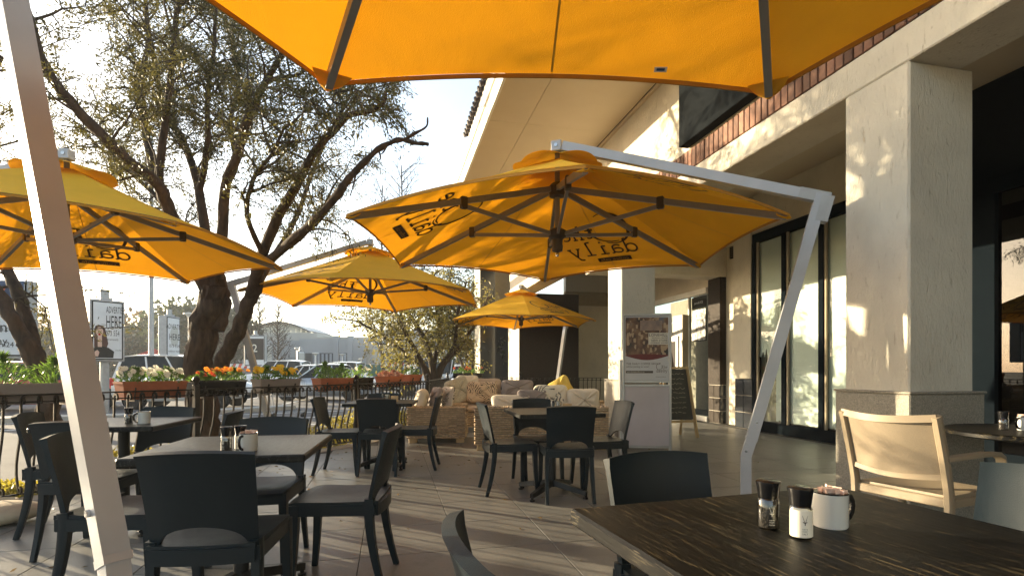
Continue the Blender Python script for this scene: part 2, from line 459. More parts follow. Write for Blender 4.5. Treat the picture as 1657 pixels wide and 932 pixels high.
def wood_top(name, base, grain, scale, thr, rough=.32):
    m, t, b = nodemat(name)
    v = coords(t, (1, .20, 1))
    nz = N(t, 'TexNoise'); nz.inputs['Scale'].default_value = 2.6; nz.inputs['Detail'].default_value = 3; link(t, v, nz.inputs['Vector'])
    wv = N(t, 'TexWave', wave_type='BANDS', bands_direction='X'); wv.inputs['Scale'].default_value = scale
    wv.inputs['Distortion'].default_value = 16.0; wv.inputs['Detail'].default_value = 3; wv.inputs['Detail Scale'].default_value = .8; wv.inputs['Detail Roughness'].default_value = .55
    link(t, v, wv.inputs['Vector'])
    fine = noise(t, coords(t, (1, .045, 1)), 330, 3, .7)
    patch = noise(t, coords(t, (1, .6, 1)), 4.5, 4, .6)
    a = ramp(t, wv.outputs['Fac'], [(thr, 0.0), (thr+.10, 1.0)])
    f2 = ramp(t, fine, [(.54, 0.0), (.63, 1.0)])
    p2 = ramp(t, patch, [(.36, 0.0), (.62, 1.0)])
    mu = N(t, 'Math', operation='MULTIPLY'); link(t, a, mu.inputs[0]); link(t, f2, mu.inputs[1])
    mu2 = N(t, 'Math', operation='MULTIPLY'); link(t, mu.outputs[0], mu2.inputs[0]); link(t, p2, mu2.inputs[1])
    tone = ramp(t, noise(t, coords(t, (1,.3,1)), 3.0, 3), [(.35, tuple(x*.6 for x in base)), (.65, base)])
    link(t, mixc(t, mu2.outputs[0], tone, grain), b.inputs['Base Color'])
    b.inputs['Roughness'].default_value = rough; b.inputs['Coat Weight'].default_value = .0; b.inputs['Specular IOR Level'].default_value = .13
    rr = N(t, 'MapRange'); rr.inputs[3].default_value = rough-.08; rr.inputs[4].default_value = rough+.2; link(t, fine, rr.inputs[0]); link(t, rr.outputs[0], b.inputs['Roughness'])
    h = N(t, 'Math', operation='SUBTRACT'); link(t, fine, h.inputs[0]); link(t, mu2.outputs[0], h.inputs[1])
    bump(t, h.outputs[0], b, .35, .0012)
    return m
M['wood_dark'] = wood_top('dark oak table top', (.0030,.0030,.0032), (.15,.12,.065), 12.0, .62, .36)
M['wood_grey'] = wood_top('weathered dark table top', (.016,.018,.018), (.10,.11,.105), 9.0, .5, .34)

def tile_mat():
    m, t, b = nodemat('grey brown floor tile'); v = coords(t)
    geo = N(t, 'NewGeometry')
    n1 = noise(t, geo.outputs['Position'], 2.2, 5, .6, .5); n2 = noise(t, geo.outputs['Position'], 60, 3)
    b.inputs['Specular IOR Level'].default_value = .32
    c = ramp(t, n1, [(.3, (.120,.120,.114)), (.7, (.190,.187,.174))])
    link(t, mixc(t, .22, c, ramp(t, n2, [(.3, (.08,.08,.075)), (.7, (.20,.19,.175))])), b.inputs['Base Color'])
    blot = ramp(t, noise(t, geo.outputs['Position'], 5.5, 6, .65, 1.2), [(.30, (.66,.64,.60)), (.42, (1,1,1))]); c = mixc(t, .8, c, blot, 'MULTIPLY')
    link(t, mixc(t, .22, c, ramp(t, n2, [(.3, (.08,.08,.075)), (.7, (.20,.19,.175))])), b.inputs['Base Color'])
    rr = N(t, 'MapRange'); rr.inputs[3].default_value = .26; rr.inputs[4].default_value = .52; link(t, n1, rr.inputs[0]); link(t, rr.outputs[0], b.inputs['Roughness'])
    bump(t, noise(t, geo.outputs['Position'], 45, 4), b, .12, .003)
    return objvar(m, .07)
M['tile'] = tile_mat()
def wicker_mat():
    m, t, b = nodemat('woven rattan'); v = coords(t)
    g = N(t, 'NewGeometry'); f = noise(t, v, 40, 4)
    base = ramp(t, f, [(.3, (.30,.215,.13)), (.7, (.52,.39,.25))])
    link(t, base, b.inputs['Base Color']); b.inputs['Roughness'].default_value = .6
    return isl(m, .22)
M['wicker'] = wicker_mat()
def pattern_mat(name, bgc, inkc, scale, thr=.04, dist=3, n3=None):
    m, t, b = nodemat(name); v = coords(t)
    wv = N(t, 'TexWave', wave_type='RINGS'); wv.inputs['Scale'].default_value = scale; wv.inputs['Distortion'].default_value = dist*3; wv.inputs['Detail'].default_value = 2; wv.inputs['Detail Scale'].default_value = 1.3
    link(t, v, wv.inputs['Vector']); pn = noise(t, v, 5, 2)
    a = ramp(t, wv.outputs['Fac'], [(.70, 0.0), (.78, 1.0)]); p = ramp(t, pn, [(.46, 0.0), (.52, 1.0)])
    mu = N(t, 'Math', operation='MULTIPLY'); link(t, a, mu.inputs[0]); link(t, p, mu.inputs[1])
    link(t, mixc(t, mu.outputs[0], bgc, inkc), b.inputs['Base Color']); b.inputs['Roughness'].default_value = .95
    bump(t, noise(t, v, 200, 3), b, .2, .003); return m
M['cush_leaf'] = pattern_mat('leaf print cushion cloth', (.66,.60,.48), (.06,.07,.07), 6)
M['cush_script'] = pattern_mat('script print cushion cloth', (.56,.42,.28), (.03,.02,.015), 9)
M['cush_zebra'] = pattern_mat('striped print cushion cloth', (.50,.44,.36), (.02,.02,.02), 12)
M['cush_scale'] = mat('pale textured cushion cloth', (.52,.48,.38), .95, c2=(.30,.28,.22), ns=70, bs=.4, bn=80)

M['leaf_olive'] = leaf_mat('olive leaves', [(.020,.026,.012),(.045,.050,.020),(.030,.036,.016),(.10,.088,.03),(.055,.054,.02)], (.16,.14,.03), .27)
M['leaf_lit'] = leaf_mat('sunlit olive leaves', [(.05,.06,.02),(.11,.11,.04),(.08,.09,.03),(.15,.13,.05),(.10,.09,.03)], (.30,.26,.06), .35)  # paler, yellower olive leaves: the sunlight on them is put into the colour
M['leaf_far'] = leaf_mat('dark green far leaves', [(.03,.045,.03),(.05,.065,.04),(.06,.07,.045)], (.08,.10,.04), .2)
M['leaf_brown'] = leaf_mat('brown autumn leaves', [(.12,.09,.05),(.17,.13,.07),(.09,.08,.05)], (.25,.16,.06), .25)
M['leaf_fresh'] = leaf_mat('fresh green leaves', [(.04,.10,.02),(.07,.15,.03),(.05,.12,.03)], (.20,.35,.05), .3)
M['leaf_yellow'] = leaf_mat('yellow green hedge leaves', [(.10,.13,.02),(.28,.25,.03),(.40,.33,.04),(.07,.10,.02)], (.45,.38,.05), .3)
M['pet_white'] = leaf_mat('white petals', [(.78,.78,.74),(.70,.70,.64)], (.7,.7,.6), .3)
M['pet_yellow'] = leaf_mat('yellow petals', [(.85,.60,.03),(.88,.50,.02),(.80,.66,.06)], (.8,.5,.03), .3)
M['pet_red'] = leaf_mat('red and orange petals', [(.50,.02,.02),(.75,.45,.05),(.40,.02,.03),(.55,.03,.02)], (.5,.06,.03), .3)
M['pet_orange'] = leaf_mat('orange petals', [(.80,.12,.03),(.85,.55,.06),(.85,.62,.08),(.6,.06,.03)], (.7,.25,.03), .3)
M['pet_pink'] = leaf_mat('dusty pink leaves', [(.30,.13,.11),(.38,.20,.14)], (.3,.12,.08), .2)
# ------------------------------------------------------------------ ground, terrace, parking
X1 = 3.4
FENCE = [W(-6.3, 0.9), W(-3.47, 5.84), W(-2.33, 7.96), W(-1.65, 10.4), W(-1.72, 14.2), W(.22, 14.2), W(2.45, 14.2)]
def inside(x, y, poly):
    c = False; n = len(poly)
    for i in range(n):
        x1, y1 = poly[i][0], poly[i][1]; x2, y2 = poly[i-1][0], poly[i-1][1]
        if (y1 > y) != (y2 > y) and x < (x2-x1)*(y-y1)/(y2-y1)+x1: c = not c
    return c
TERR = [(p.x, p.y) for p in FENCE[:6]] + [(3.3, 15.4), (12.0, 15.4), (12.0, -6), (-6.0, -6)]
struct(MB().box(-330, 330, -60, 330, -.60, -.30).build('ground', M['ground']))
lot = MB(); lot.box(-95, 60, 4, 95, -.28, -.15); lot.box(-95, -1, -20, 4.001, -.28, -.151)
struct(lot.build('parking_lot', M['asphalt']))
terr = struct(MB().prism(TERR, -.299, -.006).build('terrace', M['dark_grout']))
# tiles: 0.6 m squares on the facade's axes
tl = MB().rbox(-.2972, .2972, -.2972, .2972, -.010, .0, .0015)
cells = []
for i in range(-14, 20):
    for j in range(-14, 26):
        cx, cy = .42 + .6*i + .3, 3.295 + .6*j - .3
        if cx < 6.5 and inside(cx, cy, TERR): cells.append((cx, cy))
cc = W(0, 5.2); 
def keyf(p):
    l = p[0]*_c - p[1]*_s; t = p[0]*_s + p[1]*_c
    if t < 1.2 or abs(l) > t*1.1 + .8: return 1000 + abs(t)
    return t
cells.sort(key=keyf)
first = None
for k, (cx, cy) in enumerate(cells[:300]):
    if first is None: first = tl.build('floor_tile', M['tile'], terr, loc=(cx, cy, rnd.uniform(-.0004,.0004)))
    else: sh(first, 'floor_tile', terr, (cx, cy, rnd.uniform(-.0004,.0004)), (0,0,rnd.choice((0,PI/2,PI))))
rest = MB()
for cx, cy in cells[300:]: rest.rbox(cx-.2985, cx+.2985, cy-.2985, cy+.2985, -.010, 0, .0012)
stuffed(rest.build('distant_tiles', M['tile'], terr))
# kerb round the terrace under the fence
kb = MB()
kb.sweep([FENCE[i] + Vector((0,0,-.10)) for i in range(7)], [(-.11,-.19),(.11,-.19),(.11,.105),(-.11,.105)])
struct(kb.build('terrace_kerb', M['kerb']))
# flower strip outside the fence
def offset(pl, d):
    out = []
    for i, p in enumerate(pl):
        a = pl[max(0,i-1)]; b = pl[min(len(pl)-1,i+1)]; t = (b-a).normalized(); out.append(p + Vector((-t.y, t.x, 0))*d)
    return out
fo0 = offset(FENCE[:4], .10); fo1 = offset(FENCE[:4], 1.0)
bed = MB(); bed.prism([(p.x,p.y) for p in fo0] + [(p.x,p.y) for p in reversed(fo1)], -.28, -.11)
struct(bed.build('flower_bed', M['soil']))
ko = offset(FENCE[:4], 1.08)
struct(MB().sweep([p + Vector((0,0,-.09)) for p in ko], [(-.07,-.15),(.07,-.15),(.07,.03),(-.07,.03)]).build('bed_kerb', M['kerb']))
# bay lines and islands
ln = MB()
for k in range(12):
    a = W(-11 + k*2.6, 19.5); b = W(-11.6 + k*2.6, 24.4); d = (b-a).normalized(); n_ = Vector((-d.y, d.x, 0))*.06
    ln.add([a-n_, a+n_, b+n_, b-n_], [(0,1,2,3)])
for k in range(16):
    a = W(-30 + k*2.6, 34); b = W(-31 + k*2.6, 39); d = (b-a).normalized(); n_ = Vector((-d.y, d.x, 0))*.07
    ln.add([a-n_, a+n_, b+n_, b-n_], [(0,1,2,3)])
for (a, b) in ((W(-6.0, 12.0), W(-2.2, 13.0)), (W(-14, 11.2), W(-5.2, 16.4)), (W(-13, 9.7), W(-4.2, 14.8))):
    d = (b-a).normalized(); n_ = Vector((-d.y, d.x, 0))*.06; ln.add([a-n_, a+n_, b+n_, b-n_], [(0,1,2,3)])
lo = ln.build('road_markings', M['roadpaint']); lo.location.z = -.145; struct(lo)
isl_ = MB(); isl_.sweep([W(-17, 11.0,-.08), W(-9.5, 14.0,-.08), W(-7.2, 17.2,-.08)], [(-.35,-.1),(.35,-.1),(.35,.05),(-.35,.05)])
isl_.sweep([W(-40, 30,-.08), W(-20, 30,-.08)], [(-.8,-.1),(.8,-.1),(.8,.05),(-.8,.05)])
isl_.sweep([W(-18, 43.5,-.08), W(12, 43.5,-.08)], [(-.8,-.1),(.8,-.1),(.8,.05),(-.8,.05)])
struct(isl_.build('traffic_island_kerb', M['kerb']))

# ------------------------------------------------------------------ the shop building
B = thing('shop_building', 'cream plastered shopping arcade with square columns, brick band and deep painted soffit', 'building', (X1, 2.89, 0))
BI = Matrix.Translation((-X1, -2.89, 0))
def bp(name, mb, m, kind=None, smooth=None, parent=None):
    o = mb.build(name, m, parent or B, smooth)
    if (parent or B) is B: o.location = (-X1, -2.89, 0)
    return o
def column(y0, cw=.555, cd=.52):
    s = MB().rbox(X1, X1+cw, y0, y0+cd, .93, 3.2, .012)
    o = bp('column', s, M['plaster'])
    p = MB().rbox(X1-.045, X1+cw+.04, y0-.045, y0+cd+.045, 0, .955, .008)
    q = MB().rbox(X1-.055, X1+cw+.05, y0-.055, y0+cd+.055, .955, .972, .006)
    bp('plinth', p, M['plinth'], parent=o); bp('plinth_cap', q, M['plinth'], parent=o)
for y in (-6.23, -1.67, 2.89, 7.45): column(y)
# beam, brick course, upper wall
bp('beam', MB().rbox(X1, X1+.46, -8, 15.2, 3.202, 3.452, .010), M['plaster'])
bp('brick_backing', MB().box(X1+.012, X1+.46, -8, 15.2, 3.4521, 3.685), M['mortar'])
bk = MB().rbox(-.055, .055, -.0365, .0365, -.112, .112, .004)
fb = None
y = 1.2
for k in range(165):
    yy = -.6 + k*.0845
    loc = (X1-.006+.055 - X1 + rnd.uniform(-.0025,.0025), yy - 2.89, 3.569)
    if fb is None: fb = bk.build('brick', M['brick'], B, loc=loc)
    else: sh(fb, 'brick', B, loc, (0, 0, rnd.uniform(-.02,.02)))
bp('lower_band', MB().rbox(X1, X1+.44, -8, 15.2, 3.686, 3.885, .006), M['plaster'])
bp('upper_wall', MB().box(X1+.045, X1+.44, -8, 15.2, 3.884, 4.882), M['plaster'])
bp('cornice_strip', MB().rbox(X1+.005, X1+.05, -8, 15.2, 4.83, 4.878, .004), M['ceiling'])
# soffit boards, three rows
for x0, x1_ in ((1.45, 2.03), (2.03, 3.40)):
    o = None
    for k in range(8):
        y0 = -8.2 + k*3.0 + 1.1
        s = MB().box(x0+.003, x1_-.003, y0+.003, y0+2.997, 4.880, 4.895)
        bp('soffit_panel', s, M['ceiling'])
bp('soffit_backing', MB().box(1.5, 3.5, -8, 15.4, 4.8951, 4.93), M['dark_room'])
fa = MB(); fa.box(1.415, 1.45, -8, 15.5, 4.865, 5.15); fa.box(1.385, 1.43, -8, 15.5, 5.13, 5.40)
bp('fascia', fa, M['white_trim'])
bp('unseen_roof_slab', MB().box(1.45, 12.2, -8, 15.5, 5.2, 5.42), M['rooftile'])  # out of view; flat slab put in to block sky light from above
rt = MB()
for k in range(110):
    yy = -8 + k*.162
    rt.tube([(1.30, yy, 5.40), (1.9, yy, 5.62)], .045, 6)
stuffed(bp('roof_tiles', rt, M['rooftile']))
# veranda ceiling and walls
XW = 6.57
bp('veranda_ceiling', MB().box(X1+.44, XW+.4, -8, 15.2, 4.35, 4.40), M['ceiling'])
wl = MB()
wl.box(XW+.02, XW+.25, 5.2, 9.18, 3.62, 4.35)             # above papered window
wl.box(XW+.02, XW+.25, 5.2, 6.20, 0, 3.62)
bp('shop_wall', wl, M['plaster_w'])
bp('pilaster', MB().rbox(XW-.03, XW+.25, 8.66, 9.18, .95, 4.35, .006), M['plaster_w'])
bp('recess_wall', MB().box(XW+.22, XW+.5, 9.18, 9.79, 0, 4.35), M['plaster_w'])
bp('cross_beam', MB().rbox(X1+.46, XW+.8, 9.74, 10.2, 3.04, 4.349, .008), M['plaster_w'])
pt = MB().box(XW+.02, XW+.25, 8.665, 9.17, 0, .945); po = bp('pilaster_base', pt, M['grout'])
def tiles_x(x, ys, zs, m, parent, name='wall_tile', sg=-1):   # tiles on a face looking towards -X
    for a, b in zip(ys[:-1], ys[1:]):
        for c, d in zip(zs[:-1], zs[1:]):
            bp(name, MB().rbox(x-.012, x+.02, a+.006, b-.006, c+.006, d-.006, .003), m, parent=None)
def tiles_y(y, xs, zs, m):
    for a, b in zip(xs[:-1], xs[1:]):
        for c, d in zip(zs[:-1], zs[1:]):
            bp('wall_tile', MB().rbox(a+.006, b-.006, y-.012, y+.02, c+.006, d-.006, .003), m)
tiles_x(XW+.01, (8.665, 8.915, 9.17), (0, .31, .63, .95), M['black_tile'], B)
tiles_y(8.66, (XW-.01, XW+.24), (0, .31, .63, .95), M['black_tile'])
# tiled pier beside the far shopfront
bp('pier', MB().box(6.665, 7.3, 9.785, 10.18, 0, 3.04), M['grout'])
tiles_x(6.66, (9.78, 9.98, 10.185), (0, .26, .53, .80), M['brown_tile'], B)
tiles_y(9.78, (6.655, 6.82, 7.0), (0, .26, .53, .80), M['black_tile'])  # blacker than the sunlit side's brown tiles: light and shade put into tile colour
bp('pier_cladding', MB().rbox(6.645, 7.3, 9.765, 10.19, .806, 3.039, .004), M['brown_tile'])
vg = MB(); vg.box(XW+.19, XW+.225, 9.3, 9.6, 3.38, 3.62)
vo = bp('vent_grille', vg, M['black_frame'])
for k in range(6): bp('louvre', MB().box(XW+.165, XW+.20, 9.31, 9.59, 3.40+k*.037, 3.413+k*.037), M['bracket'], parent=vo)
# window with papered panes
def shop_window(y0, y1, mull, z0, z1, x=XW, name='window', gl='glass', m='black_frame', kick=.18, depth=.10, mw=.10):
    fr = MB()
    fr.rbox(x-.02, x+depth, y0, y1, 0, kick, .004); fr.rbox(x-.02, x+depth, y0, y1, z1-.16, z1, .004)
    ys = [y0] + list(mull) + [y1]
    for k, yy in enumerate(ys):
        a = yy if k == 0 else (yy-mw if k == len(ys)-1 else yy-mw/2)
        fr.rbox(x-.025, x+depth-.002, a, a+mw, kick+.001, z1-.161, .004)
    f = bp(name, fr, M[m])
    for a, b in zip(ys[:-1], ys[1:]):
        aa = a + (mw if a == y0 else mw/2); bb = b - (mw if b == y1 else mw/2)
        bp('pane', MB().box(x+.030, x+.036, aa+.001, bb-.001, kick+.002, z1-.162), M[gl], parent=f)
        if aa > y0 and name == 'window': bp('inner_stile', MB().rbox(x-.005, x+.029, bb-.045, bb-.002, kick+.003, z1-.163, .003), M['board'], parent=f)
    return f
pw = shop_window(6.20, 8.64, (7.02, 7.83), .18, 3.62)
def jag(y0, y1, z0, z1, seed, amp=.10, n=14):
    r = random.Random(seed); top = [(y1, z1), (y0, z1)]
    bot = [(y0 + (y1-y0)*k/n, z0 + r.uniform(-amp, amp)*(1 if 0 < k < n else .3)) for k in range(n+1)]
    return bot + top
def paper(y0, y1, z0, z1, seed, amp, x):
    poly = jag(y0, y1, z0, z1, seed, amp)
    m_ = Matrix(((0,0,1,x),(1,0,0,0),(0,1,0,0),(0,0,0,1)))
    bp('window_paper', MB().prism(poly, 0, .002, M=m_), M['paper'], parent=pw)
paper(7.90, 8.52, 1.35, 3.44, 3, .16, XW+.055); paper(7.88, 8.1, .22, 1.5, 5, .02, XW+.060)
paper(7.10, 7.76, .21, 3.44, 8, .01, XW+.055); paper(6.32, 6.95, .21, 1.75, 9, .01, XW+.060); paper(6.32, 6.95, 1.70, 3.44, 12, .05, XW+.055)
bp('inner_board', MB().box(XW+.12, XW+.14, 6.25, 8.6, .19, 3.5), M['board'])
# dark shopfront at the right, beyond the near column
sd = shop_window(-8.0, 5.2, (-6.2,-4.4,-2.6,-.8,1.0,2.8,4.69), .2, 3.25, name='shopfront', gl='glass_dark', mw=.25, kick=.2)
bp('fascia_glazing', MB().box(XW+.0, XW+.05, -8, 5.19, 3.251, 4.349), M['black_frame'])
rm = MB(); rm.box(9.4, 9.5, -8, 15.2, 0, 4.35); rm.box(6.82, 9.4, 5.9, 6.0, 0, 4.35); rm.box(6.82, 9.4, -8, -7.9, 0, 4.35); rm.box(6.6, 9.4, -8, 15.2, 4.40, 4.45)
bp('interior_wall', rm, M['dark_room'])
# far shopfront: glass, white header, sign box with door
hb = MB(); hb.rbox(6.60, 6.72, 10.2, 15.2, 2.765, 2.885, .004); hb.rbox(6.62, 6.72, 10.2, 10.95, 0, .11, .004); hb.box(6.64, 6.70, 10.93, 10.97, .11, 2.765)
bp('white_shopfront_frame', hb, M['white_trim'])
bp('bulkhead', MB().box(6.66, 6.9, 10.21, 15.2, 2.886, 4.35), M['plaster_w'])
bp('shop_pane', MB().box(6.665, 6.671, 10.2, 15.2, .111, 2.764), M['glass'])
bp('shop_back_wall', MB().box(8.6, 8.7, 9.9, 15.2, 0, 3.2), M['shop_wall'])
bp('display_shelf', MB().box(7.9, 8.3, 10.3, 10.75, 0, 1.7), M['lightgrey'])
sb = bp('sign_wall', MB().rbox(6.50, 6.66, 10.98, 13.6, 0, 2.38, .006), M['lightgrey'])
bp('sign_wall_edge', MB().box(6.505, 6.66, 10.965, 10.979, 0, 2.37), M['board'], parent=sb)
dr = bp('narrow_door', MB().rbox(6.47, 6.50, 11.12, 11.62, .0, 1.90, .004), M['white_trim'], parent=sb)
bp('door_glass', MB().box(6.462, 6.469, 11.22, 11.52, .55, 1.78), M['dark_room'], parent=sb)
mx_ = Matrix.Translation((6.49, 12.0, 2.13)) @ Matrix(((0,0,-1,0),(-1,0,0,0),(0,1,0,0),(0,0,0,1)))
lt_ = MB().text('netriss', .235, mx_ @ Matrix.Translation((.55,0,0)), sx=.95); v2 = [Vector(p)+Vector((.02,0,0)) for p in lt_.v]
bp('sign_lettering', lt_, M['ad_white'])
ps = bp('hanging_poster', MB().box(6.672, 6.676, 10.28, 10.86, 1.75, 2.74), M['dark_room'])
def ice_mat():
    m, t, b = nodemat('black and white photo print'); v = coords(t, (1,2.5,1))
    link(t, ramp(t, noise(t, v, 3.5, 8, .75, 1.5), [(.46, (.02,.02,.02)), (.60, (.62,.64,.62))]), b.inputs['Base Color']); return m
M['photo_bw'] = ice_mat()
bp('poster_photo', MB().box(6.655, 6.659, 10.30, 10.84, 1.77, 2.45), M['photo_bw'])
mt = Matrix.Translation((6.656, 10.57, 2.58)) @ Matrix(((0,0,-1,0),(-1,0,0,0),(0,1,0,0),(0,0,0,1)))
bp('poster_lettering', MB().text('pure & ICE', .075, mt), M['ad_white'])
bp('door_sticker', MB().box(6.650, 6.653, 10.86, 10.92, .55, .85), M['ad_white'])
# far end of the arcade: end wall and two piers
ew = MB(); ew.box(X1+1.72, XW+.1, 15.2, 15.4, 0, 3.05); bp('end_wall', ew, M['plaster_w'])
bp('end_wall_header', MB().box(X1+1.72, XW+.1, 15.24, 15.4, 3.051, 3.47), M['board'])
bp('end_wall_top', MB().box(X1+1.72, XW+.1, 15.18, 15.4, 3.471, 4.9), M['lightgrey'])
ep = bp('end_pier', MB().rbox(X1, X1+1.7, 14.03, 15.4, 0, 3.2, .01), M['plaster'])
bp('end_pier_cladding', MB().rbox(X1+.004, X1+1.70, 13.99, 14.028, 0, 3.199, .004), M['brown_tile'])
ek = bp('end_column', MB().rbox(2.66, 3.11, 16.03, 17.1, -.2, 4.88, .01), M['plaster'])
bp('end_column_cladding', MB().rbox(2.664, 3.115, 15.98, 16.028, -.2, 4.87, .004), M['black_tile'])
eb = MB(); eb.box(3.12, 3.7, 16.4, 16.9, -.2, 3.05); bp('end_shopfront', eb, M['black_tile'])
bp('end_box', MB().box(3.112, 3.75, 16.2, 16.9, 3.051, 4.6), M['board'])
# the big dark sign on the wall above the brick course
sg = MB().rbox(X1-.13, X1-.006, 3.0, 5.60, 3.70, 4.78, .006)
so = sg.build('wall_sign', M['sign_face']); tag(so, 'large blank dark sign box fixed above the brick band under the painted soffit', 'sign')
# ------------------------------------------------------------------ umbrellas
HEX_R = 1.78
def cz(x, y, rel):     # height of the canopy cloth at a point counted from its centre
    a = math.atan2(y, x) - rel; r = math.hypot(x, y)
    k = math.floor(a/(PI/3)); m = a - (k+.5)*PI/3
    b = r*math.cos(m); s = r*math.sin(m); ap = HEX_R*math.cos(PI/6)
    rho = min(1, b/ap); e = (abs(s)/(ap*math.tan(PI/6)*max(rho,1e-4)))
    return 2.95 - .75*rho**.96 + .05*(1-e*e)*rho - .03*math.sin(rho*PI)*(1-e*e)
def circ(n, r, c=(0,0)): return [(c[0]+r*math.cos(2*PI*i/n), c[1]+r*math.sin(2*PI*i/n)) for i in range(n)]
def ribbon(pts, wd):
    pts = [Vector((p[0], p[1])) for p in pts]; vs = []; fs = []
    for i, p in enumerate(pts):
        t = (pts[min(i+1,len(pts)-1)] - pts[max(i-1,0)])
        if t.length < 1e-6: t = Vector((1,0))
        t.normalize(); n = Vector((-t.y, t.x)); w_ = wd[i] if isinstance(wd, list) else wd
        vs += [p + n*w_/2, p - n*w_/2]
    for i in range(len(pts)-1): fs.append((2*i, 2*i+1, 2*i+3, 2*i+2))
    return vs, fs
def arc(cx, cy, rx, ry, a0, a1, n=16): return [(cx+rx*math.cos(R(a0+(a1-a0)*i/n)), cy+ry*math.sin(R(a0+(a1-a0)*i/n))) for i in range(n+1)]
def seg(a, b, n=4): return [(a[0]+(b[0]-a[0])*i/n, a[1]+(b[1]-a[1])*i/n) for i in range(n+1)]
GL = {   # slab-serif letters as strokes, x-height 1
 't': [seg((.38,1.45),(.38,.25))+arc(.62,.25,.24,.22,180,330,8), seg((.05,1),(.75,1))],
 'h': [seg((.2,1.6),(.2,0)), arc(.5,.62,.3,.36,170,0,10)+seg((.8,.5),(.8,0)), seg((.02,0),(.4,0)), seg((.6,0),(1.0,0)), seg((.02,1.6),(.2,1.6))],
 'e': [seg((.08,.55),(.9,.55))+arc(.49,.52,.41,.48,0,310,18)],
 'd': [arc(.45,.48,.4,.48,20,380,20), seg((.84,1.6),(.84,0)), seg((.66,1.6),(.84,1.6)), seg((.84,0),(1.02,0))],
 'a': [arc(.45,.68,.33,.30,150,0,8)+seg((.78,.6),(.78,0)), arc(.42,.30,.36,.28,40,340,16), seg((.78,0),(.98,0))],
 'i': [seg((.12,1),(.45,1)), seg((.45,1),(.45,0)), seg((.1,0),(.8,0)), seg((.45,1.38),(.45,1.52),1)],
 'l': [seg((.12,1.6),(.45,1.6)), seg((.45,1.6),(.45,0)), seg((.08,0),(.84,0))],
 'y': [seg((.14,1),(.52,0)), seg((.92,1),(.42,-.35))+arc(.26,-.33,.17,.15,0,-150,6), seg((0,1),(.32,1)), seg((.74,1),(1.06,1))],
}
def word(s, x, y, sz, wd, gap=1.12):
    out = []
    for ch in s:
        for st in GL[ch]: out.append(ribbon([(x+p[0]*sz, y+p[1]*sz) for p in st], wd))
        x += sz*gap
    return out
def swash():
    pts = arc(.17,.45,.16,.19,-60,-300,26); pts = [(p[0], p[1]) for p in pts]
    wd = [.008 + .020*abs(math.sin(i/26*PI))**2 for i in range(27)]
    a = ribbon(pts, wd)
    b = ribbon([(.13,.29),(.20,.285),(.27,.31),(.31,.34),(.335,.38),(.35,.42),(.35,.47),(.34,.51)], [.008,.012,.012,.016,.026,.034,.026,.014])
    c = ribbon(seg((.40,.52),(.27,.52),2), .012)
    return [a, b, c]
LOGO = word('daily', .0, .12, .118, .017) + word('the', .31, .36, .105, .016) + swash()
def bar():      # rounded bar
    pts = [(x, .03) for x in np.linspace(.10, .42, 13)]; return ribbon(pts, .062)
LOGO_BAR = bar()
def logo_geo(side, rel, k, cx_, twist=0, sc=1.15):
    # maps logo coordinates to the canopy panel k; side +1 on top of the cloth, -1 below
    mid = rel + (k+.5)*PI/3; e = Vector((math.cos(mid), math.sin(mid))); f = Vector((-e.y, e.x))
    ap = HEX_R*math.cos(PI/6)
    def to(p, lift):
        u = (p[0]-.30)*sc; v = p[1]*sc
        b = ap - .15 - v; q = e*b + f*(u)       # baseline along the hem, reads right from outside
        return Vector((cx_ + q.x, q.y, cz(q.x, q.y, rel) + side*lift))
    dk = MB(); lt = MB()
    for vs, fs in LOGO: dk.add([to(p, .004) for p in vs], fs)
    dk.add([to(p, .004) for p in LOGO_BAR[0]], LOGO_BAR[1])
    tv, tf = text_geo('coffee café'); wd = max(p[0] for p in tv)
    s2 = .27/wd
    lt.add([to((.125 + p[0]*s2, .014 + p[1]*.052), .0055) for p in tv], tf)
    return dk, lt
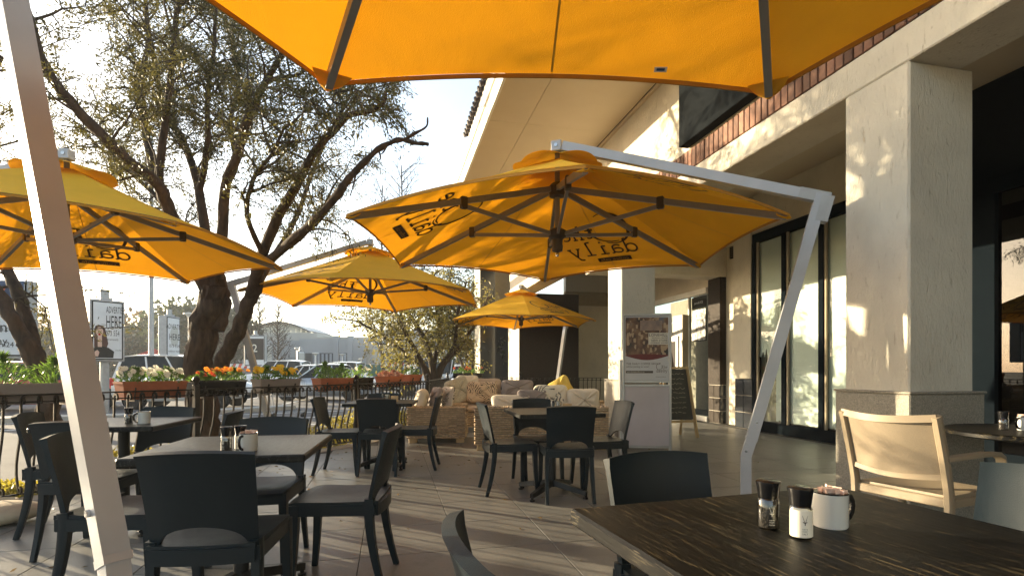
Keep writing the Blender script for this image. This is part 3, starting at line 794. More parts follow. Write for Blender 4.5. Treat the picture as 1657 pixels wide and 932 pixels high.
def umbrella(base, out_deg, hex_deg, label, logos, dy=0.0, pw_=.040, name='cantilever_umbrella'):
    """base: foot of the mast; out_deg: heading from the canopy centre to the mast; hex_deg: heading of one canopy corner (both from the camera's right-hand side)"""
    U = thing(name, label, 'umbrella', base, ang(out_deg), 'yellow cantilever umbrellas on the terrace')
    rel = R(hex_deg - out_deg); cx_ = -1.49
    # mast: upright foot, leaning pole, elbow, arm
    qw = pw_-.003; sq = [(-qw,-qw),(qw,-qw),(qw,qw),(-qw,qw)]
    pole = MB().sweep([(0,0,0), (0,0,.46), (.042,0,.60)], sq, up=(1,0,0)); pole.build('pole_foot', M['alu'], U)
    sq2 = [(-pw_,-pw_),(pw_,-pw_),(pw_,pw_),(-pw_,pw_)]
    MB().sweep([(.0415,0,.598), (.49,dy*.96,2.33), (.51,dy,2.40)], sq2, up=(1,0,0)).build('leaning_pole', M['alu'], U)
    MB().sweep([(.035,0,.585),(.044,0,.605)], [(-pw_-.0015,-pw_-.0015),(pw_+.0015,-pw_-.0015),(pw_+.0015,pw_+.0015),(-pw_-.0015,pw_+.0015)], up=(1,0,0)).build('joint_collar', M['alu'], U)
    for zz in (.50,.72):
        xx = 0.0 if zz < .6 else .075
        for sg_ in (-1,1): MB().tube([(xx, sg_*(pw_-.004)+(dy*.1 if xx else 0), zz), (xx, sg_*(pw_+.006)+(dy*.1 if xx else 0), zz)], .010, 8).build('bolt', M['steel'], U, smooth=40)
    MB().rbox(-.20,.20,-.20,.20,.0,.012,.004).build('base_plate', M['alu'], U)
    arm = MB().sweep([(.545,dy,2.365), (-1.44,0,3.035)], [(-.030,-.037),(.030,-.037),(.030,.037),(-.030,.037)], up=(0,0,1)); arm.build('arm', M['alu'], U)
    el = MB().sweep([(.50,dy,2.20),(.548,dy,2.38)], [(-.0415,-.0415),(.0415,-.0415),(.0415,.0415),(-.0415,.0415)], up=(1,0,0))
    el.sweep([(.56,dy,2.362),(.36,dy*.92,2.43)], [(-.0325,-.039),(.0325,-.039),(.0325,.039),(-.0325,.039)], up=(0,0,1)); el.build('elbow_sleeve', M['galv'], U)
    tb = MB().rbox(cx_-.045, cx_+.045, -.045, .045, 2.99, 3.08, .006); to_ = tb.build('arm_bracket', M['alu'], U)
    MB().tube([(cx_,-.052,3.037),(cx_,.052,3.037)], .016, 10).build('bracket_bolt', M['steel'], to_)
    MB().tube([(cx_,0,3.0),(cx_,0,2.30)], .022, 12).build('centre_post', M['alu_d'], U, smooth=40)
    hb = MB(); hb.lathe([(.03,2.60),(.07,2.61),(.075,2.69),(.05,2.72),(.03,2.73)], 12, (cx_,0,0)); hb.build('upper_hub', M['bracket'], U, smooth=30)
    hb = MB(); hb.lathe([(.02,2.13),(.045,2.14),(.05,2.18),(.045,2.20),(.048,2.24),(.075,2.26),(.08,2.31),(.05,2.33)], 14, (cx_,0,0)); hl = hb.build('lower_hub', M['bracket'], U, smooth=30)
    MB().lathe([(0,2.09),(.014,2.095),(.018,2.115),(.012,2.135)], 10, (cx_,0,0)).build('finial', M['steel'], hl, smooth=40)
    # ribs, struts, brackets
    rb = MB().sweep([(.06,0,2.665),(HEX_R-.02,0,2.182)], [(-.014,-.022),(.014,-.022),(.014,.022),(-.014,.022)])
    st = MB().sweep([(.07,0,2.285),(HEX_R*.5,0,2.395)], [(-.011,-.015),(.011,-.015),(.011,.015),(-.011,.015)])
    bk_ = MB().rbox(HEX_R*.5-.035, HEX_R*.5+.022, -.022, .022, 2.37, 2.465, .008)
    r0 = s0 = b0 = None
    for k in range(6):
        a = rel + k*PI/3
        if r0 is None:
            r0 = rb.build('rib', M['alu_d'], U, loc=(cx_,0,0), rot=(0,0,a)); s0 = st.build('strut', M['alu_d'], U, loc=(cx_,0,0), rot=(0,0,a)); b0 = bk_.build('rib_bracket', M['bracket'], U, loc=(cx_,0,0), rot=(0,0,a))
        else:
            sh(r0, 'rib', U, (cx_,0,0), (0,0,a)); sh(s0, 'strut', U, (cx_,0,0), (0,0,a)); sh(b0, 'rib_bracket', U, (cx_,0,0), (0,0,a))
    # canopy: six cloth panels in one skin, hem and corner pockets
    cp = MB(); ap = HEX_R*math.cos(PI/6)
    for k in range(6):
        mid = rel + (k+.5)*PI/3; e = Vector((math.cos(mid), math.sin(mid))); f = Vector((-e.y, e.x))
        def fn(u, v):
            b = .12 + (ap-.12)*v; s_ = (u*2-1)*b*math.tan(PI/6); q = e*b + f*s_
            return (cx_+q.x, q.y, cz(q.x, q.y, rel))
        cp.grid(fn, 16, 14)
    can = cp.build('canopy', M['canopy'], U, smooth=14)
    s0_ = None
    sm_ = MB().grid(lambda u, v: (.30 + (ap-.31)*u, (v-.5)*.009, cz((.30+(ap-.31)*u)*math.cos(rel+PI/6), (.30+(ap-.31)*u)*math.sin(rel+PI/6), rel) - .004), 12, 1)
    for k in range(6):
        if s0_ is None: s0_ = sm_.build('seam', M['seam'], can, loc=(cx_,0,0), rot=(0,0,rel+PI/6))
        else: sh(s0_, 'seam', can, (cx_,0,0), (0,0,rel+PI/6+k*PI/3))
    hm = MB(); loop = []
    for k in range(6):
        mid = rel + (k+.5)*PI/3; e = Vector((math.cos(mid), math.sin(mid))); f = Vector((-e.y, e.x))
        for i in range(16):
            u = i/16; s_ = (u*2-1)*ap*math.tan(PI/6); q = e*(ap-.002) + f*s_
            loop.append((cx_+q.x, q.y, cz(q.x, q.y, rel)-.010))
    hm.sweep(loop, [(-.003,-.010),(.003,-.010),(.003,.006),(-.003,.006)], closed=True, miter=False); hm.build('hem', M['hem'], can)
    pk = MB(); pk.slab(lambda u, v: (HEX_R*(1 - .05*v) + .006, (u-.5)*(.03+.12*v), 2.190 - .010*math.sin(u*PI)*(1-v) - .012*math.sin(v*PI) + .020*v), 8, 5, .003)
    p0 = None
    for k in range(6):
        if p0 is None: p0 = pk.build('corner_pocket', M['canopy'], can, smooth=50, loc=(cx_,0,-.012), rot=(0,0,rel+k*PI/3))
        else: sh(p0, 'corner_pocket', can, (cx_,0,-.012), (0,0,rel+k*PI/3))
    # wind vent: a smaller scalloped cap above the canopy's opening
    vt = MB()
    def vf(u, v):
        a = u*2*PI + rel; m = ((u*6) % 1.0)*2-1; r = .37*v*(1 + .04*(1-m*m)); 
        return (cx_+r*math.cos(a), r*math.sin(a), 2.985 - .150*v**1.1 + .030*(1-m*m)*v**2 + (0.0))
    vt.grid(vf, 60, 8, wrap_u=True); vt.build('vent_cap', M['canopy'], can, smooth=60)
    for (k, side) in logos:
        dk, lt = logo_geo(side, rel, k, cx_)
        lg = dk.build('printed_logo', M['print'], can); lt.build('logo_lettering', M['print_y'], can)
    return U
def cen(l, t, out): return W(l + 1.49*math.cos(R(out)), t + 1.49*math.sin(R(out)))
both = lambda ks: [(k, s) for k in ks for s in (1, -1)]
umbrella(cen(.39, 4.58, -20), -20, 30, 'open yellow umbrella whose white arm reaches in from beside the papered window', both((4, 0, 2)))
umbrella(cen(-3.98, 4.75, 185), 185, 30, 'open yellow umbrella beneath the big tree, partly hidden by the thick silver mast', both((5, 1, 3)))
umbrella(cen(-2.14, 8.02, 186), 186, 30, 'open yellow umbrella above the planters whose mast stands just inside the railing', both((5, 1, 3)))
umbrella(cen(.21, 12.3, 53), 53, 35, 'smallest-looking yellow umbrella, over the wicker sofas before the dark pier', both((4, 0, 2)))
uo = umbrella(cen(.212, .595, 147), 147, 2, 'yellow umbrella directly overhead seen from below, with the thick silver mast', both((4, 2)), dy=.125, pw_=.032)
uo.scale.z = 1.026
# care label sewn on the overhead canopy's hem
_can = [c for c in uo.children if c.name.startswith('canopy')][0]
_inv = (Matrix.Translation(uo.location) @ Matrix.Rotation(uo.rotation_euler.z, 4, 'Z')).inverted()
_q = _inv @ P(1069, 127, 2.10); 
lbm = MB().rbox(-.025,.025,-.001,.001,-.010,.010,.0008); lb = lbm.build('care_label', M['ad_white'], _can, loc=(_q.x, _q.y, cz(_q.x+1.49, _q.y, R(2-147))-.012), rot=(R(55),0,-uo.rotation_euler.z - R(YAW)))
MB().rbox(-.016,.016,-.0014,-.0008,-.005,.005,.0002).build('care_label_print', M['ad_blue'], _can, loc=lb.location, rot=lb.rotation_euler)

# ------------------------------------------------------------------ dining chair
def back_fn(sx, z):          # rear surface of the chair: x position at height z, side coordinate sx in -1..1
    if z > .44: lean = -.205 - .085*((z-.44)/.38)**1.15
    else: lean = -.205 - .075*((.44-z)/.44)**1.8
    return lean + .035*abs(sx)**2 - .0
def make_chair(label, m='chair', h=.82, loc=(0,0,0), rz=0):
    U = thing('dining_chair', label, 'chair', loc, rz, 'dining chairs round the tables')
    hw = .225
    def seat(u, v):
        y = (u*2-1); x = -.215 + .44*v
        w_ = .214 - .02*(1-v) ; 
        if v > .8: w_ -= .02*((v-.8)/.2)**2
        xx = x + (.018*(1-y*y) if v > .98 else .018*(1-y*y)*v)
        z = .452 - .018*math.exp(-((y*.9)**2 + ((v-.45)*1.7)**2)*1.6) - .012*max(0,(v-.85)/.15)**2
        return (xx, y*w_, z)
    MB().slab(seat, 16, 14, .020).build('seat', M[m], U, smooth=50)
    ap = MB()
    pts = []
    for i in range(25):
        q = i/24; y = (q*2-1)*.198; x = .205 + .018*(1-(y/.198)**2); pts.append((x, y, .415))
    ap.sweep(pts, [(-.009,-.03),(.009,-.03),(.009,.026),(-.009,.026)])
    for sgn in (-1,1): ap.sweep([(-.20, sgn*.198, .418),(.205, sgn*.198, .418)], [(-.009,-.03),(.009,-.03),(.009,.026),(-.009,.026)])
    pts = [(-.205 - .02*(1-((i/16*2-1))**2), (i/16*2-1)*.19, .418) for i in range(17)]
    ap.sweep(pts, [(-.010,-.032),(.010,-.032),(.010,.028),(-.010,.028)])
    ap.build('seat_frame', M[m], U, smooth=40)
    def back(u, v):
        y = u*2-1
        zb = .455 + .075*math.sqrt(max(0, 1-(y/.80)**2)) if abs(y) < .80 else .455 - .03*((abs(y)-.80)/.2)
        zt = h - .012*y*y
        z = zb + (zt-zb)*v
        wd = .193 + .013*((z-.44)/.38)
        return (back_fn(y, z) - .0, y*wd, z)
    MB().slab(back, 26, 12, lambda u, v: .016 + .012*max(0,(v-.9)/.1) + .004*max(0,(abs(u*2-1)-.85)/.15)).build('backrest', M[m], U, smooth=50)
    for sgn in (-1,1):
        L = MB(); path = []; sc = []
        for i in range(9):
            z = .470 - .470*i/8; path.append((back_fn(1, z)+.002, sgn*(.187 + .012*(1-z/.47)), z)); sc.append(1.12 - .42*i/8)
        L.sweep(path, [(-.019,-.020),(.013,-.023),(.019,-.012),(.019,.012),(.013,.020),(-.019,.020)], up=(1,0,0), scale=sc, miter=False).build('leg', M[m], U, smooth=40)
        L = MB(); path = []; sc = []
        for i in range(7):
            q = i/6; path.append((.198 + .022*q*q, sgn*(.188 + .010*q), .44*(1-q))); sc.append(1.15 - .42*q)
        L.sweep(path, [(-.019,-.020),(.019,-.020),(.022,0),(.019,.020),(-.019,.020)], up=(1,0,0), scale=sc, miter=False).build('leg', M[m], U, smooth=40)
    return U
CH = None
def chair(l, t, face, label):
    global CH
    loc = W(l, t); rz = ang(face)
    if CH is None: CH = make_chair(label, loc=loc, rz=rz); return CH
    return dup(CH, loc, rz, label)
chair(-1.20, 2.22, 97, 'dark chair with its broad back towards us at the weathered table with mug')
chair(-.90, 2.86, 183, 'dark chair seen side-on, at the open-floor side of the table with weathered grey top')
chair(-1.47, 3.10, 277, 'dark chair facing us across the weathered grey table top, before the railing')
chair(-1.88, 2.62, 5, 'dark chair seen edge-on half hidden behind the thick silver mast')
chair(-3.12, 3.78, 22, 'outermost dark chair beside the rounded stone and the flower bed')
chair(-2.62, 3.36, 97, 'dark chair behind the silver mast, its back to us, next to the outermost chair')
chair(-2.76, 4.06, 277, 'dark chair facing us behind the table nearest the terracotta planter of white pansies')
chair(-2.30, 3.88, 192, 'dark chair turned edge-on beside the big railing post with a ball finial')
chair(-1.87, 5.82, 2, 'dark chair in profile next to the yellow-leaved hedge at the railing')
chair(-1.42, 5.80, 91, 'dark chair with its back to us at the small table beside the wicker armchair')
chair(-1.10, 6.10, 182, 'dark chair in profile directly before the wicker armchair')
chair(-1.62, 6.52, 272, 'dark chair facing us at the small table before the railing post, mostly hidden')
chair(-.03, 4.93, 13, 'dark chair in profile with sunlit rim, before the rattan sofas')
chair(.47, 4.66, 95, 'dark chair with its back to us beneath the hub of the middle umbrella')
chair(.84, 5.10, 192, 'dark chair between the small table and the poster stand')
chair(.25, 5.28, 281, 'dark chair facing us on the sofa side of the table before the poster stand')
chair(.60, 1.68, 287, 'dark chair facing us across the dark oak table with the mills and mug')
chair(.17, 1.03, 13, 'closest chair, cut by the frame, only its curved sunlit back rim showing')
chair(1.40, 1.52, 197, 'olive-lit chair at the right-hand corner of the oak table, before the round table')

# ------------------------------------------------------------------ dining tables
def make_table(label, size, top, loc, rz, th=.035, feet_rot=45, h=.75, group='square cafe tables'):
    U = thing('cafe_table', label, 'table', loc, rz, group)
    s = size/2
    MB().rbox(-s, s, -s, s, h-th, h, .007).build('tabletop', M[top], U)
    MB().tube([(0,0,.07),(0,0,h-th-.01)], .036, 14).build('column', M['iron_black'], U, smooth=40)
    MB().rbox(-.14,.14,-.14,.14,h-th-.02,h-th-.001,.004).build('top_plate', M['iron_black'], U)
    ft = MB().sweep([(.03,0,.105),(.20,0,.075),(.345,0,.048)], [(-.026,-.022),(.026,-.022),(.018,.022),(-.018,.022)], scale=[1.15,1,.8])
    gl = MB().lathe([(.022,0),(.024,.012),(.012,.016),(.012,.035)], 12, (.335,0,0))
    f0 = g0 = None
    for k in range(4):
        a = R(feet_rot + 90*k)
        if f0 is None:
            f0 = ft.build('foot', M['iron_black'], U, rot=(0,0,a)); g0 = gl.build('glide', M['iron_black'], U, smooth=40, rot=(0,0,a))
        else: sh(f0, 'foot', U, rot=(0,0,a)); sh(g0, 'glide', U, rot=(0,0,a))
    return U
e1 = (.954,.30); e2 = (.30,-.954); A_ = .92
make_table('large dark oak table with gold grain in front, holding two mills and a white mug', A_, 'wood_dark', W(.154+A_/2*(e1[0]+e2[0]), 1.42+A_/2*(e1[1]+e2[1])), ang(17.5), th=.042)
make_table('weathered grey-topped table with a pepper mill and black-handled mug, beside the thick mast', .75, 'wood_grey', W(-1.34, 2.63), ang(10))
make_table('weathered table nearest the tree trunk with a cream mug and dark mill', .74, 'wood_grey', W(-2.76, 3.78), ang(8))
make_table('small dark table farthest along the railing, before the wicker armchair', .75, 'wood_grey', W(-1.50, 6.15), ang(5))
make_table('dark table in the sun before the wicker sofas, with a steel caddy on it', .75, 'wood_grey', W(.36, 4.80), ang(11))
# round table by the column
U = thing('round_table', 'round dark table behind the beige armchair beside the plastered column', 'table', W(3.10, 3.12), ang(0))
MB().lathe([(0,.725),(.43,.725),(.45,.733),(.45,.752),(.44,.760),(0,.760)], 48).build('tabletop', M['wood_dark'], U, smooth=30)
MB().tube([(0,0,.03),(0,0,.724)], .035, 14).build('column', M['steel'], U, smooth=40)
MB().lathe([(.24,0),(.24,.012),(.05,.04),(.036,.05)], 28).build('foot_disc', M['iron_black'], U, smooth=30)

# beige armchair
U = thing('beige_armchair', 'beige armchair with woven sling back and curved arms, before the plastered column', 'armchair', W(2.38, 3.08), ang(24))
def sp(path, w_, h_, name, sc=None):
    return MB().sweep(path, [(-w_,-h_*.6),(-w_*.6,-h_),(w_*.6,-h_),(w_,-h_*.6),(w_,h_*.6),(w_*.6,h_),(-w_*.6,h_),(-w_,h_*.6)], up=(1,0,0), miter=False, scale=sc).build(name, M['beige'], U, smooth=50)
def bx(z): return -.22 - .12*max(0,(z-.44)/.45)**1.2 - .05*max(0,(.44-z)/.44)**1.6
for sgn in (-1,1):
    sp([(bx(z), sgn*.245, z) for z in np.linspace(0, .88, 14)], .019, .024, 'back_leg')
    sp([(.235+.02*(1-z/.45), sgn*.25, z) for z in np.linspace(0, .45, 6)], .019, .022, 'front_leg')
    arm = [(bx(.64), sgn*.248, .655), (-.12, sgn*.268, .665), (.05, sgn*.275, .668), (.17, sgn*.272, .66), (.235, sgn*.262, .635), (.262, sgn*.255, .58), (.262, sgn*.25, .50), (.25, sgn*.25, .44)]
    MB().sweep(arm, [(-.022,-.012),(.022,-.012),(.024,0),(.020,.012),(-.020,.012),(-.024,0)], up=(0,0,1), miter=False).build('arm', M['beige'], U, smooth=50)
MB().sweep([(bx(.875)-.05*math.sin(i/14*PI), (i/14*2-1)*.245, .872-.018*math.sin(i/14*PI)) for i in range(15)], [(-.014,-.020),(.014,-.020),(.014,.018),(-.014,.018)], up=(0,0,1)).build('top_rail', M['beige'], U, smooth=50)
MB().sweep([(bx(.56)-.05*math.sin(i/14*PI), (i/14*2-1)*.24, .56-.02*math.sin(i/14*PI)) for i in range(15)], [(-.010,-.014),(.010,-.014),(.010,.014),(-.010,.014)], up=(0,0,1)).build('lower_rail', M['beige'], U, smooth=50)
MB().slab(lambda u, v: (bx(.565+.30*v) - .052*math.sin(u*PI), (u*2-1)*.232, .565+.295*v-.018*math.sin(u*PI)), 16, 8, .004).build('sling_back', M['mesh_beige'], U, smooth=60)
MB().slab(lambda u, v: (-.20+.44*v, (u*2-1)*.235, .448 - .02*math.sin(u*PI)*math.sin(min(1,v*1.1)*PI)), 14, 12, .018).build('seat', M['beige'], U, smooth=60)
for x_ in (-.215, .235):
    MB().rbox(x_-.014, x_+.014, -.235, .235, .395, .445, .006).build('seat_rail', M['beige'], U)
for sgn in (-1,1): MB().rbox(-.22, .235, sgn*.245-.012, sgn*.245+.012, .395, .44, .005).build('side_rail', M['beige'], U)

# ------------------------------------------------------------------ things on the tables
def mill(l, t, label, salt, z=.75, sc=1.0, rz=0):
    U = thing('pepper_mill' if not salt else 'salt_mill', label, 'spice mill', W(l, t, z), rz)
    U.scale = (sc,)*3
    MB().lathe([(.0,.001),(.0225,.001),(.0245,.004),(.0245,.066),(.021,.072)], 28).build('glass_jar', M['jar'], U, smooth=40)
    MB().lathe([(0,.004),(.0215,.004),(.0215,.060),(0,.060)], 24).build('contents', M['label'] if salt else M['pepper'], U, smooth=40)
    cp = [(.0205,.068),(.0215,.070),(.0225,.078),(.0250,.098),(.0268,.106),(.0268,.1095),(.024,.1115),(0,.112)]
    MB().lathe(cp, 28).build('cap', M['black_gloss'], U, smooth=35)
    if salt:
        th0 = ang(-90) - rz
        MB().grid(lambda u, v: (.0249*math.cos(th0+(u-.5)*2.5), .0249*math.sin(th0+(u-.5)*2.5), .006+.058*v), 20, 1).build('paper_label', M['label'], U, smooth=60)
    def onlab(vs, r=.0253):
        c0 = ang(-90) - rz - .12
        return [(r*math.cos(c0 + p[0]/r), r*math.sin(c0 + p[0]/r), p[1]) for p in vs]
    ic = MB()
    ink = 'ink' if salt else 'label'
    for sg_ in (-1,1):
        vs, fs = ribbon([(sg_*.0008,.0375),(sg_*.0030,.046),(sg_*.0058,.054)], [.0011,.0008,.0005]); ic.add(onlab(vs), fs)
        vs, fs = ribbon([(sg_*.0022,.0385),(sg_*.0048,.0398)], [.0020,.0008]); ic.add(onlab(vs), fs)
    vs, fs = ribbon([(0,.0392),(0,.037),(0,.0345),(0,.0325)], [.0038,.0026,.0014,.0022]); ic.add(onlab(vs), fs)
    for body, yy, sz in (('ORYX', .0225, .0042), ('DESERT', .0180, .0036), ('SALT' if salt else 'PEPPER', .0120, .0052 if salt else .0040)):
        tv, tf = text_geo(body); wd = max(p[0] for p in tv)
        ic.add(onlab([((p[0]-wd/2)*sz*1.05, yy+p[1]*sz) for p in tv]), tf)
    ic.build('printed_emblem', M[ink], U)
    return U
def mug(l, t, label, z=.75, hdir=0, sachets=True, sc=1.0):
    U = thing('enamel_mug', label, 'mug', W(l, t, z), ang(hdir)); U.scale = (sc,)*3
    MB().lathe([(0,.0),(.036,.0),(.0385,.004),(.0388,.078),(.0402,.0805),(.0385,.0815),(.0372,.078),(.0368,.006),(0,.006)], 36).build('body', M['enamel'], U, smooth=40)
    MB().lathe([(.0385,.0785),(.0404,.0795),(.0404,.0815),(.0388,.0822),(.0382,.0805)], 36).build('rim', M['black_gloss'], U, smooth=40)
    hp = [(.037,0,.071),(.046,0,.0715),(.056,0,.067),(.062,0,.056),(.0635,0,.044),(.061,0,.030),(.054,0,.018),(.045,0,.012),(.037,0,.010)]
    MB().sweep(hp, [(-.0055,-.0028),(0,-.0036),(.0055,-.0028),(.0055,.0028),(0,.0036),(-.0055,.0028)], up=(0,1,0), miter=False).build('handle', M['black_gloss'], U, smooth=60)
    if sachets:
        r_ = random.Random(int(abs(l)*1000)); s0 = None
        sm = MB().slab(lambda u, v: ((u-.5)*.030, .0015*math.sin(u*9), v*.055), 3, 3, .0022)
        for k in range(14):
            a = r_.uniform(0, 2*PI); rr = r_.uniform(.004,.024); kw = dict(loc=(rr*math.cos(a), rr*math.sin(a), .034+r_.uniform(0,.006)), rot=(r_.uniform(-.22,.22), r_.uniform(-.15,.15), r_.uniform(0,PI)))
            if s0 is None: s0 = sm.build('sugar_sachet', M['sachet'], U, **kw)
            else: sh(s0, 'sugar_sachet', U, **kw)
    return U
mill(.638, 1.176, 'salt mill with cream label on the big oak table, in front of the mug', True)
mill(.600, 1.245, 'clear-glass pepper mill beside the salt mill on the big oak table', False)
mug(.755, 1.262, 'white enamel mug full of sugar sachets on the big oak table', hdir=12)
mill(-1.300, 2.42, 'pepper mill on the weathered table beside the silver mast', False, rz=0)
mill(-1.262, 2.47, 'salt mill squeezed between pepper mill and mug on the weathered table', True, rz=0)
mug(-1.205, 2.43, 'white enamel mug with its black handle turned our way', hdir=-100)
mill(-2.610, 3.62, 'dark-capped mill on the table by the tree trunk', False)
mug(-2.535, 3.66, 'cream mug on the table by the tree trunk', hdir=-120, sachets=False)
mill(2.93, 3.17, 'mill on the round table beside the dark shopfront', False, z=.76)
mug(3.055, 3.16, 'glossy white mug on the round table catching the sun', z=.76, hdir=185)
def caddy(l, t, z, label):
    U = thing('table_caddy', label, 'caddy', W(l, t, z), ang(5))
    MB().lathe([(0,0),(.028,0),(.028,.085),(.026,.085),(.026,.004),(0,.004)], 20).build('steel_cup', M['steel'], U, smooth=40)
    MB().rbox(.04,.12,-.02,.02,0,.065,.004).build('card_holder', M['wood'], U)
    MB().lathe([(0,0),(.018,0),(.018,.07),(.012,.09),(0,.09)], 16, (-.05,.01,0)).build('shaker', M['black_gloss'], U, smooth=40)
caddy(.42, 4.80, .75, 'steel cup and card holder on the sunlit table before the sofas')
caddy(-1.44, 6.15, .75, 'small caddy with a pale card on the table farthest along the railing')
# ------------------------------------------------------------------ wrought iron railing
def bal_path():
    p = [( -.035 + .033*math.cos(R(a)), .853 + .033*math.sin(R(a))) for a in (230,180,130,90,50,20)]
    p += [(0,.84),(.002,.70),(.010,.60),(.035,.50),(.072,.40),(.098,.30),(.10,.21),(.075,.12),(.035,.065)]
    p += [(.020 + .028*math.cos(R(a)), .085 + .028*math.sin(R(a))) for a in (-110,-160,150,100,50)]
    return p
_bm = MB().sweep([(0, d, z) for d, z in bal_path()], [(-.009,-.008),(.009,-.008),(.009,.008),(-.009,.008)], up=(1,0,0), miter=False)
_bo = None
def railing(a, b, label, post=True, straight=False, sp=.112):
    d = b - a; L = d.length; rz = math.atan2(d.y, d.x)
    global _bo
    U = thing('iron_railing', label, 'railing', a, rz, 'black iron railings round the terrace')
    if post:
        m = MB(); m.rbox(-.028,.028,-.028,.028,-.02,.95,.004); m.lathe([(.0,.93),(.036,.945),(.036,.955),(.018,.965),(.030,.985),(.040,1.01),(.030,1.035),(0,1.05)], 14)
        m.build('post', M['iron_bronze'], U, smooth=40)
    MB().rbox(.03, L-.03, -.020, .020, .895, .910, .003).build('top_rail', M['iron_bronze'], U)
    MB().rbox(.03, L-.03, -.012, .012, .835, .847, .002).build('lower_rail', M['iron_bronze'], U)
    MB().rbox(.03, L-.03, .012, .032, .045, .060, .002).build('bottom_rail', M['iron_bronze'], U)
    n = int((L-.1)/sp)
    for k in range(n):
        x = .09 + (L-.18)*k/max(1,n-1)
        if _bo is None: _bo = _bm.build('baluster', M['iron_bronze'], U, loc=(x,0,0), smooth=40)
        else: sh(_bo, 'baluster', U, (x,0,0))
    return U
F = FENCE
m01 = F[0] + (F[1]-F[0])*.52
railing(F[0], m01, 'bent-bar iron railing beside the rounded stone, next to the fern planter')
railing(m01, F[1], 'bent-bar iron railing carrying the box of white pansies')
railing(F[1], F[2], 'bent-bar iron railing between two ball-topped posts, carrying the yellow pansies')
railing(F[2], F[3], 'short iron railing run behind the table by the wicker armchair')
railing(F[3], F[4], 'iron railing running back beside the multi-stemmed olive tree')
railing(F[4], F[5], 'iron railing behind the long wicker sofa')
railing(F[5], F[6], 'iron railing before the dark brown pier and the cream pillar')

def fence_at(px, off=.0):
    u = (px - 828.5)/860; best = None
    fl = [( (p.x*_c - p.y*_s), (p.x*_s + p.y*_c)) for p in F]
    for (l0, t0), (l1, t1) in zip(fl[:-1], fl[1:]):
        den = (l1-l0) - u*(t1-t0)
        if abs(den) < 1e-6: continue
        s = (u*t0 - l0)/den
        if -0.001 <= s <= 1.001:
            l = l0+(l1-l0)*s; t = t0+(t1-t0)*s; d = (W(l1,t1)-W(l0,t0)); n = Vector((-d.y, d.x, 0)).normalized()
            return W(l, t) + n*off, math.atan2(d.y, d.x), t
    return None
def leafmesh(n, centre_fn, size, asp, name, m, parent, droop=0.0, seed=1, stuff=True, fold=True, sv=.35):
    r = np.random.RandomState(seed)
    c, dirs = centre_fn(n, r)
    n = len(c)
    if dirs is None: dirs = r.normal(size=(n,3)); dirs[:,2] -= droop
    dirs = dirs/np.linalg.norm(dirs, axis=1)[:,None]
    o = r.normal(size=(n,3)); o -= dirs*np.sum(o*dirs,axis=1)[:,None]; o /= np.linalg.norm(o,axis=1)[:,None]
    nn = np.cross(dirs, o)
    s = size*(1 + sv*(r.rand(n)*2-1))[:,None]
    tip = c + dirs*s; q1 = c + dirs*s*.5 + o*s*asp*.5 + nn*s*.06; q2 = c + dirs*s*.5 - o*s*asp*.5 + nn*s*.06
    V = np.stack([c, q1, tip, q2], axis=1).reshape(-1,3)
    me = bpy.data.meshes.new(name); me.vertices.add(4*n); me.loops.add(4*n); me.polygons.add(n)
    me.vertices.foreach_set('co', V.ravel().astype(np.float32)); me.loops.foreach_set('vertex_index', np.arange(4*n, dtype=np.int32))
    me.polygons.foreach_set('loop_start', np.arange(0,4*n,4, dtype=np.int32)); me.update(calc_edges=True)
    me.materials.append(m)
    ob = bpy.data.objects.new(name, me); C.objects.link(ob); ob.parent = parent
    if stuff: ob['kind'] = 'stuff'
    return ob
def blossom_mb(r, cup=.35, petals=5):
    m = MB()
    for k in range(petals):
        a = 2*PI*k/petals
        m.grid(lambda u, v: ((r*v)*math.cos(a+(u-.5)*1.5*(1-.25*v)), (r*v)*math.sin(a+(u-.5)*1.5*(1-.25*v)), r*cup*v*v + r*.12*math.sin(k*2.3)), 3, 3)
    return m
BL = {}
